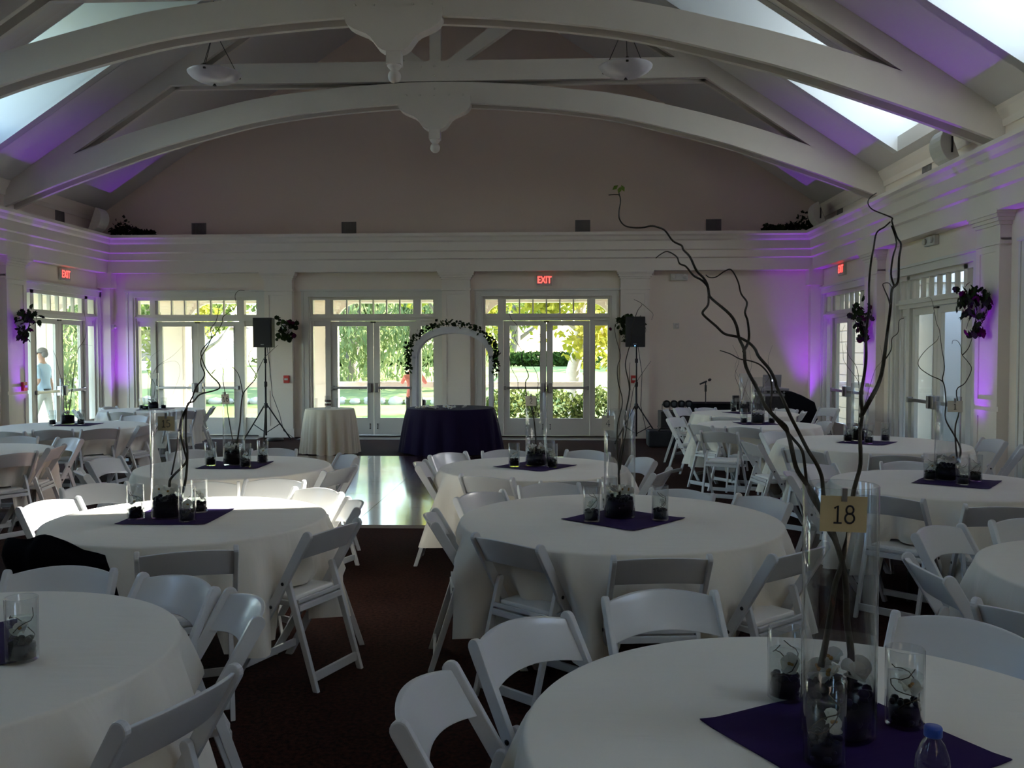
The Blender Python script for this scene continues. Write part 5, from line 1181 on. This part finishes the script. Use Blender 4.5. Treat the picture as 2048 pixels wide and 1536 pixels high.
for j in range(nz): fs += [(ix(0, j, 0), ix(0, j, 1), ix(0, j + 1, 1), ix(0, j + 1, 0)), (ix(nx, j, 0), ix(nx, j + 1, 0), ix(nx, j + 1, 1), ix(nx, j, 1))]
mb.add(vs, fs, True); jk = mb.build('black_jacket', mat('black_wool', (.004, .004, .006), .95, spec=.05), loc=jb + jd * .262); jk.rotation_euler = (0, 0, atan2(jd.y, jd.x) - pi / 2)
tag(jk, 'black jacket draped over a chair back at the left of the table with card fifteen', 'jacket')

# ------------------------------------------------------------------ people outside
def body(name, joints, edges, loc, rz, label, mats, pick, sub=2):
    me = bpy.data.meshes.new(name); me.from_pydata([j[0] for j in joints], edges, []); o = bpy.data.objects.new(name, me); COL.objects.link(o)
    md = o.modifiers.new('skin', 'SKIN'); md.use_smooth_shade = True
    for i, j in enumerate(joints):
        sv = me.skin_vertices[0].data[i]; r_ = j[1]; sv.radius = r_ if hasattr(r_, '__len__') else (r_, r_); sv.use_root = (i == 0)
    m2 = o.modifiers.new('sub', 'SUBSURF'); m2.levels = sub; m2.render_levels = sub
    dg = bpy.context.evaluated_depsgraph_get(); ev = o.evaluated_get(dg); nm = bpy.data.meshes.new_from_object(ev)
    o.modifiers.clear(); o.data = nm; nm.materials.clear()
    for mt in mats: nm.materials.append(mt)
    for p_ in nm.polygons: p_.use_smooth = True; p_.material_index = pick(p_.center)
    o.location = loc; o.rotation_euler = (0, 0, rz); return tag(o, label, 'person')
SKIN = mat('skin', (.50, .28, .19), .55); HAIRG = mat('grey_hair', (.20, .18, .17), .8); HAIRD = mat('dark_hair', (.02, .014, .012), .6)
SHIRT = mat('light_blue_polo', (.42, .55, .66), .8); KHAKI = mat('khaki_cloth', (.52, .50, .42), .8); CORAL = mat('coral_blouse', (.75, .25, .20), .8); NAVY = mat('dark_trousers', (.02, .022, .03), .8); SHOE = mat('brown_shoe', (.06, .035, .02), .5)
# man walking to the left (local -x is forward)
J = [((0, 0, .94), (.115, .15)), ((0, 0, 1.08), (.115, .14)), ((-.01, 0, 1.27), (.125, .165)), ((-.01, 0, 1.42), (.11, .165)), ((-.02, 0, 1.50), (.06, .07)), ((-.03, 0, 1.57), (.055, .055)), ((-.035, 0, 1.64), (.088, .075)), ((-.03, 0, 1.72), (.085, .072)),
     ((-.01, -.19, 1.42), (.055, .055)), ((.05, -.24, 1.16), .042), ((-.10, -.25, .98), .034), ((-.20, -.24, .93), .03),
     ((-.01, .19, 1.42), .055), ((.0, .24, 1.15), .042), ((.06, .25, .92), .032), ((.07, .25, .84), .03),
     ((-.02, -.09, .88), (.09, .09)), ((-.14, -.09, .50), .062), ((-.20, -.09, .10), .042), ((-.31, -.09, .04), .035),
     ((.02, .09, .88), .09), ((.08, .09, .50), .062), ((.26, .09, .14), .042), ((.20, .09, .04), .035)]
E_ = [(0, 1), (1, 2), (2, 3), (3, 4), (4, 5), (5, 6), (6, 7), (3, 8), (8, 9), (9, 10), (10, 11), (3, 12), (12, 13), (13, 14), (14, 15), (0, 16), (16, 17), (17, 18), (18, 19), (0, 20), (20, 21), (21, 22), (22, 23)]
def pk(c):
    if c.z > 1.50: return 0
    if abs(c.y) > .195 and c.z < 1.20: return 0
    if c.z > .97: return 1
    if c.z < .09: return 3
    return 2
man = body('person', J, E_, (-9.95, 17.0, .0), 0, 'man in sunglasses and light blue polo walking past the left doors', [SKIN, SHIRT, KHAKI, SHOE], pk)
def head_bits(par, c, fwd, hair, hairmesh):
    side = Vector((0, 0, 1)).cross(fwd); mb = MB(); mb.ball(c + fwd * .088 + Vector((0, 0, -.005)), (.016, .012, .02), 8); mb.build('nose', SKIN, par)
    for s in (-1, 1): MB().ball(c + side * s * .074, (.014, .01, .028), 8).build('ear', SKIN, par)
    MB().ball(c + fwd * .072 + Vector((0, 0, -.05)), (.012, .024, .006), 8).build('mouth', mat('lips', (.35, .12, .10), .5), par); hairmesh.build('hair', hair, par)
hm = MB(); hm.ball((-.012, 0, 1.735), (.098, .084, .075), 16); hm.ball((.035, 0, 1.68), (.06, .078, .075), 14)
head_bits(man, Vector((-.03, 0, 1.68)), Vector((-1, 0, 0)), HAIRG, hm)
MB().box(-.125, -.108, -.07, .07, 1.682, 1.715).box(-.115, .02, -.082, -.074, 1.695, 1.71).box(-.115, .02, .074, .082, 1.695, 1.71).build('sunglasses', BLACK, man, bevel=.004)
MB().lathe([(.125, .965), (.128, 1.0)], 20, M=Matrix.Diagonal((1, 1.2, 1, 1))).build('belt', BLACK, man)
def hand(par, w_, dirv, side, mt=SKIN):
    mb = MB(); d = Vector(dirv).normalized(); s_ = Vector(side).normalized(); n_ = d.cross(s_); w_ = Vector(w_)
    mb.tube([w_, w_ + d * .05, w_ + d * .085], [.022, .034, .03], 8)
    for k, (off, L) in enumerate(((-.027, .060), (-.009, .070), (.009, .066), (.027, .052))):
        a = w_ + d * .08 + s_ * off; mb.tube([a, a + d * L * .5 + n_ * .008, a + d * L * .9 + n_ * .028], [.009, .0085, .006], 6)
    a = w_ + d * .03 + s_ * .03; mb.tube([a, a + d * .03 + s_ * .025 + n_ * .01, a + d * .055 + s_ * .028 + n_ * .02], [.011, .009, .007], 6); mb.build('hand', mt, par)
hand(man, (-.20, -.24, .93), (-.8, 0, -.4), (0, 0, 1)); hand(man, (.07, .25, .84), (.1, 0, -1), (1, 0, 0))
# woman seen from behind, both hands raised to her face holding a camera (local +y is forward)
J = [((0, 0, .80), (.15, .105)), ((0, 0, .93), (.125, .095)), ((0, 0, 1.08), (.15, .10)), ((0, .01, 1.19), (.15, .09)), ((0, .02, 1.25), (.055, .05)), ((0, .03, 1.30), (.045, .045)), ((0, .04, 1.37), (.07, .08)), ((0, .045, 1.44), (.068, .078)),
     ((-.165, .01, 1.19), .05), ((-.26, .10, 1.04), .038), ((-.13, .24, 1.27), .028), ((.165, .01, 1.19), .05), ((.27, .10, 1.04), .038), ((.12, .24, 1.27), .028),
     ((-.08, 0, .74), .085), ((-.10, .02, .42), .058), ((-.10, 0, .09), .036), ((-.10, .09, .035), .032), ((.08, 0, .74), .085), ((.10, .03, .42), .058), ((.11, 0, .09), .036), ((.11, .09, .035), .032)]
E_ = [(0, 1), (1, 2), (2, 3), (3, 4), (4, 5), (5, 6), (6, 7), (3, 8), (8, 9), (9, 10), (3, 11), (11, 12), (12, 13), (0, 14), (14, 15), (15, 16), (16, 17), (0, 18), (18, 19), (19, 20), (20, 21)]
def pk2(c):
    if c.z > 1.235 and abs(c.x) < .075: return 0
    if c.y > .17: return 0
    if c.z > .76: return 1
    if c.z < .08: return 3
    return 2
pw = PY(826, 780, 18.9)
wom = body('person', J, E_, (pw.x, 18.9, 0), 0, 'person in a coral blouse seen from behind taking a photo at the railing', [SKIN, CORAL, NAVY, BLACK], pk2)
hm = MB(); hm.ball((0, .025, 1.435), (.083, .09, .085), 16); hm.ball((0, -.03, 1.34), (.075, .045, .12), 14)
head_bits(wom, Vector((0, .045, 1.40)), Vector((0, 1, 0)), HAIRD, hm)
hand(wom, (-.13, .24, 1.27), (.5, .15, .8), (0, 1, 0)); hand(wom, (.12, .24, 1.27), (-.5, .15, .8), (0, 1, 0))
ct = tag(empty('compact_camera', (pw.x, 18.9 + .27, 1.38)), 'small black camera held up by the person in the coral blouse', 'camera'); MB().box(-.055, .055, -.015, .015, -.03, .035).build('body', BLACK, ct, bevel=.006); MB().lathe([(.022, .015), (.022, .04)], 14, M=Matrix.Rotation(-pi / 2, 4, 'X')).build('lens', BLACKM, ct)
hb_ = tag(empty('shoulder_bag', (pw.x + .20, 18.86, .62)), 'black shoulder bag at the hip of the person in the coral blouse', 'bag'); MB().box(-.05, .07, -.10, .10, -.14, .08).build('body', BLACKC, hb_, bevel=.03); MB().tube([(.01, -.08, .07), (-.06, -.13, .30), (-.20, -.10, .58), (-.26, .02, .62), (-.18, .12, .5), (.01, .08, .07)], .008, 6).build('strap', BLACKC, hb_)
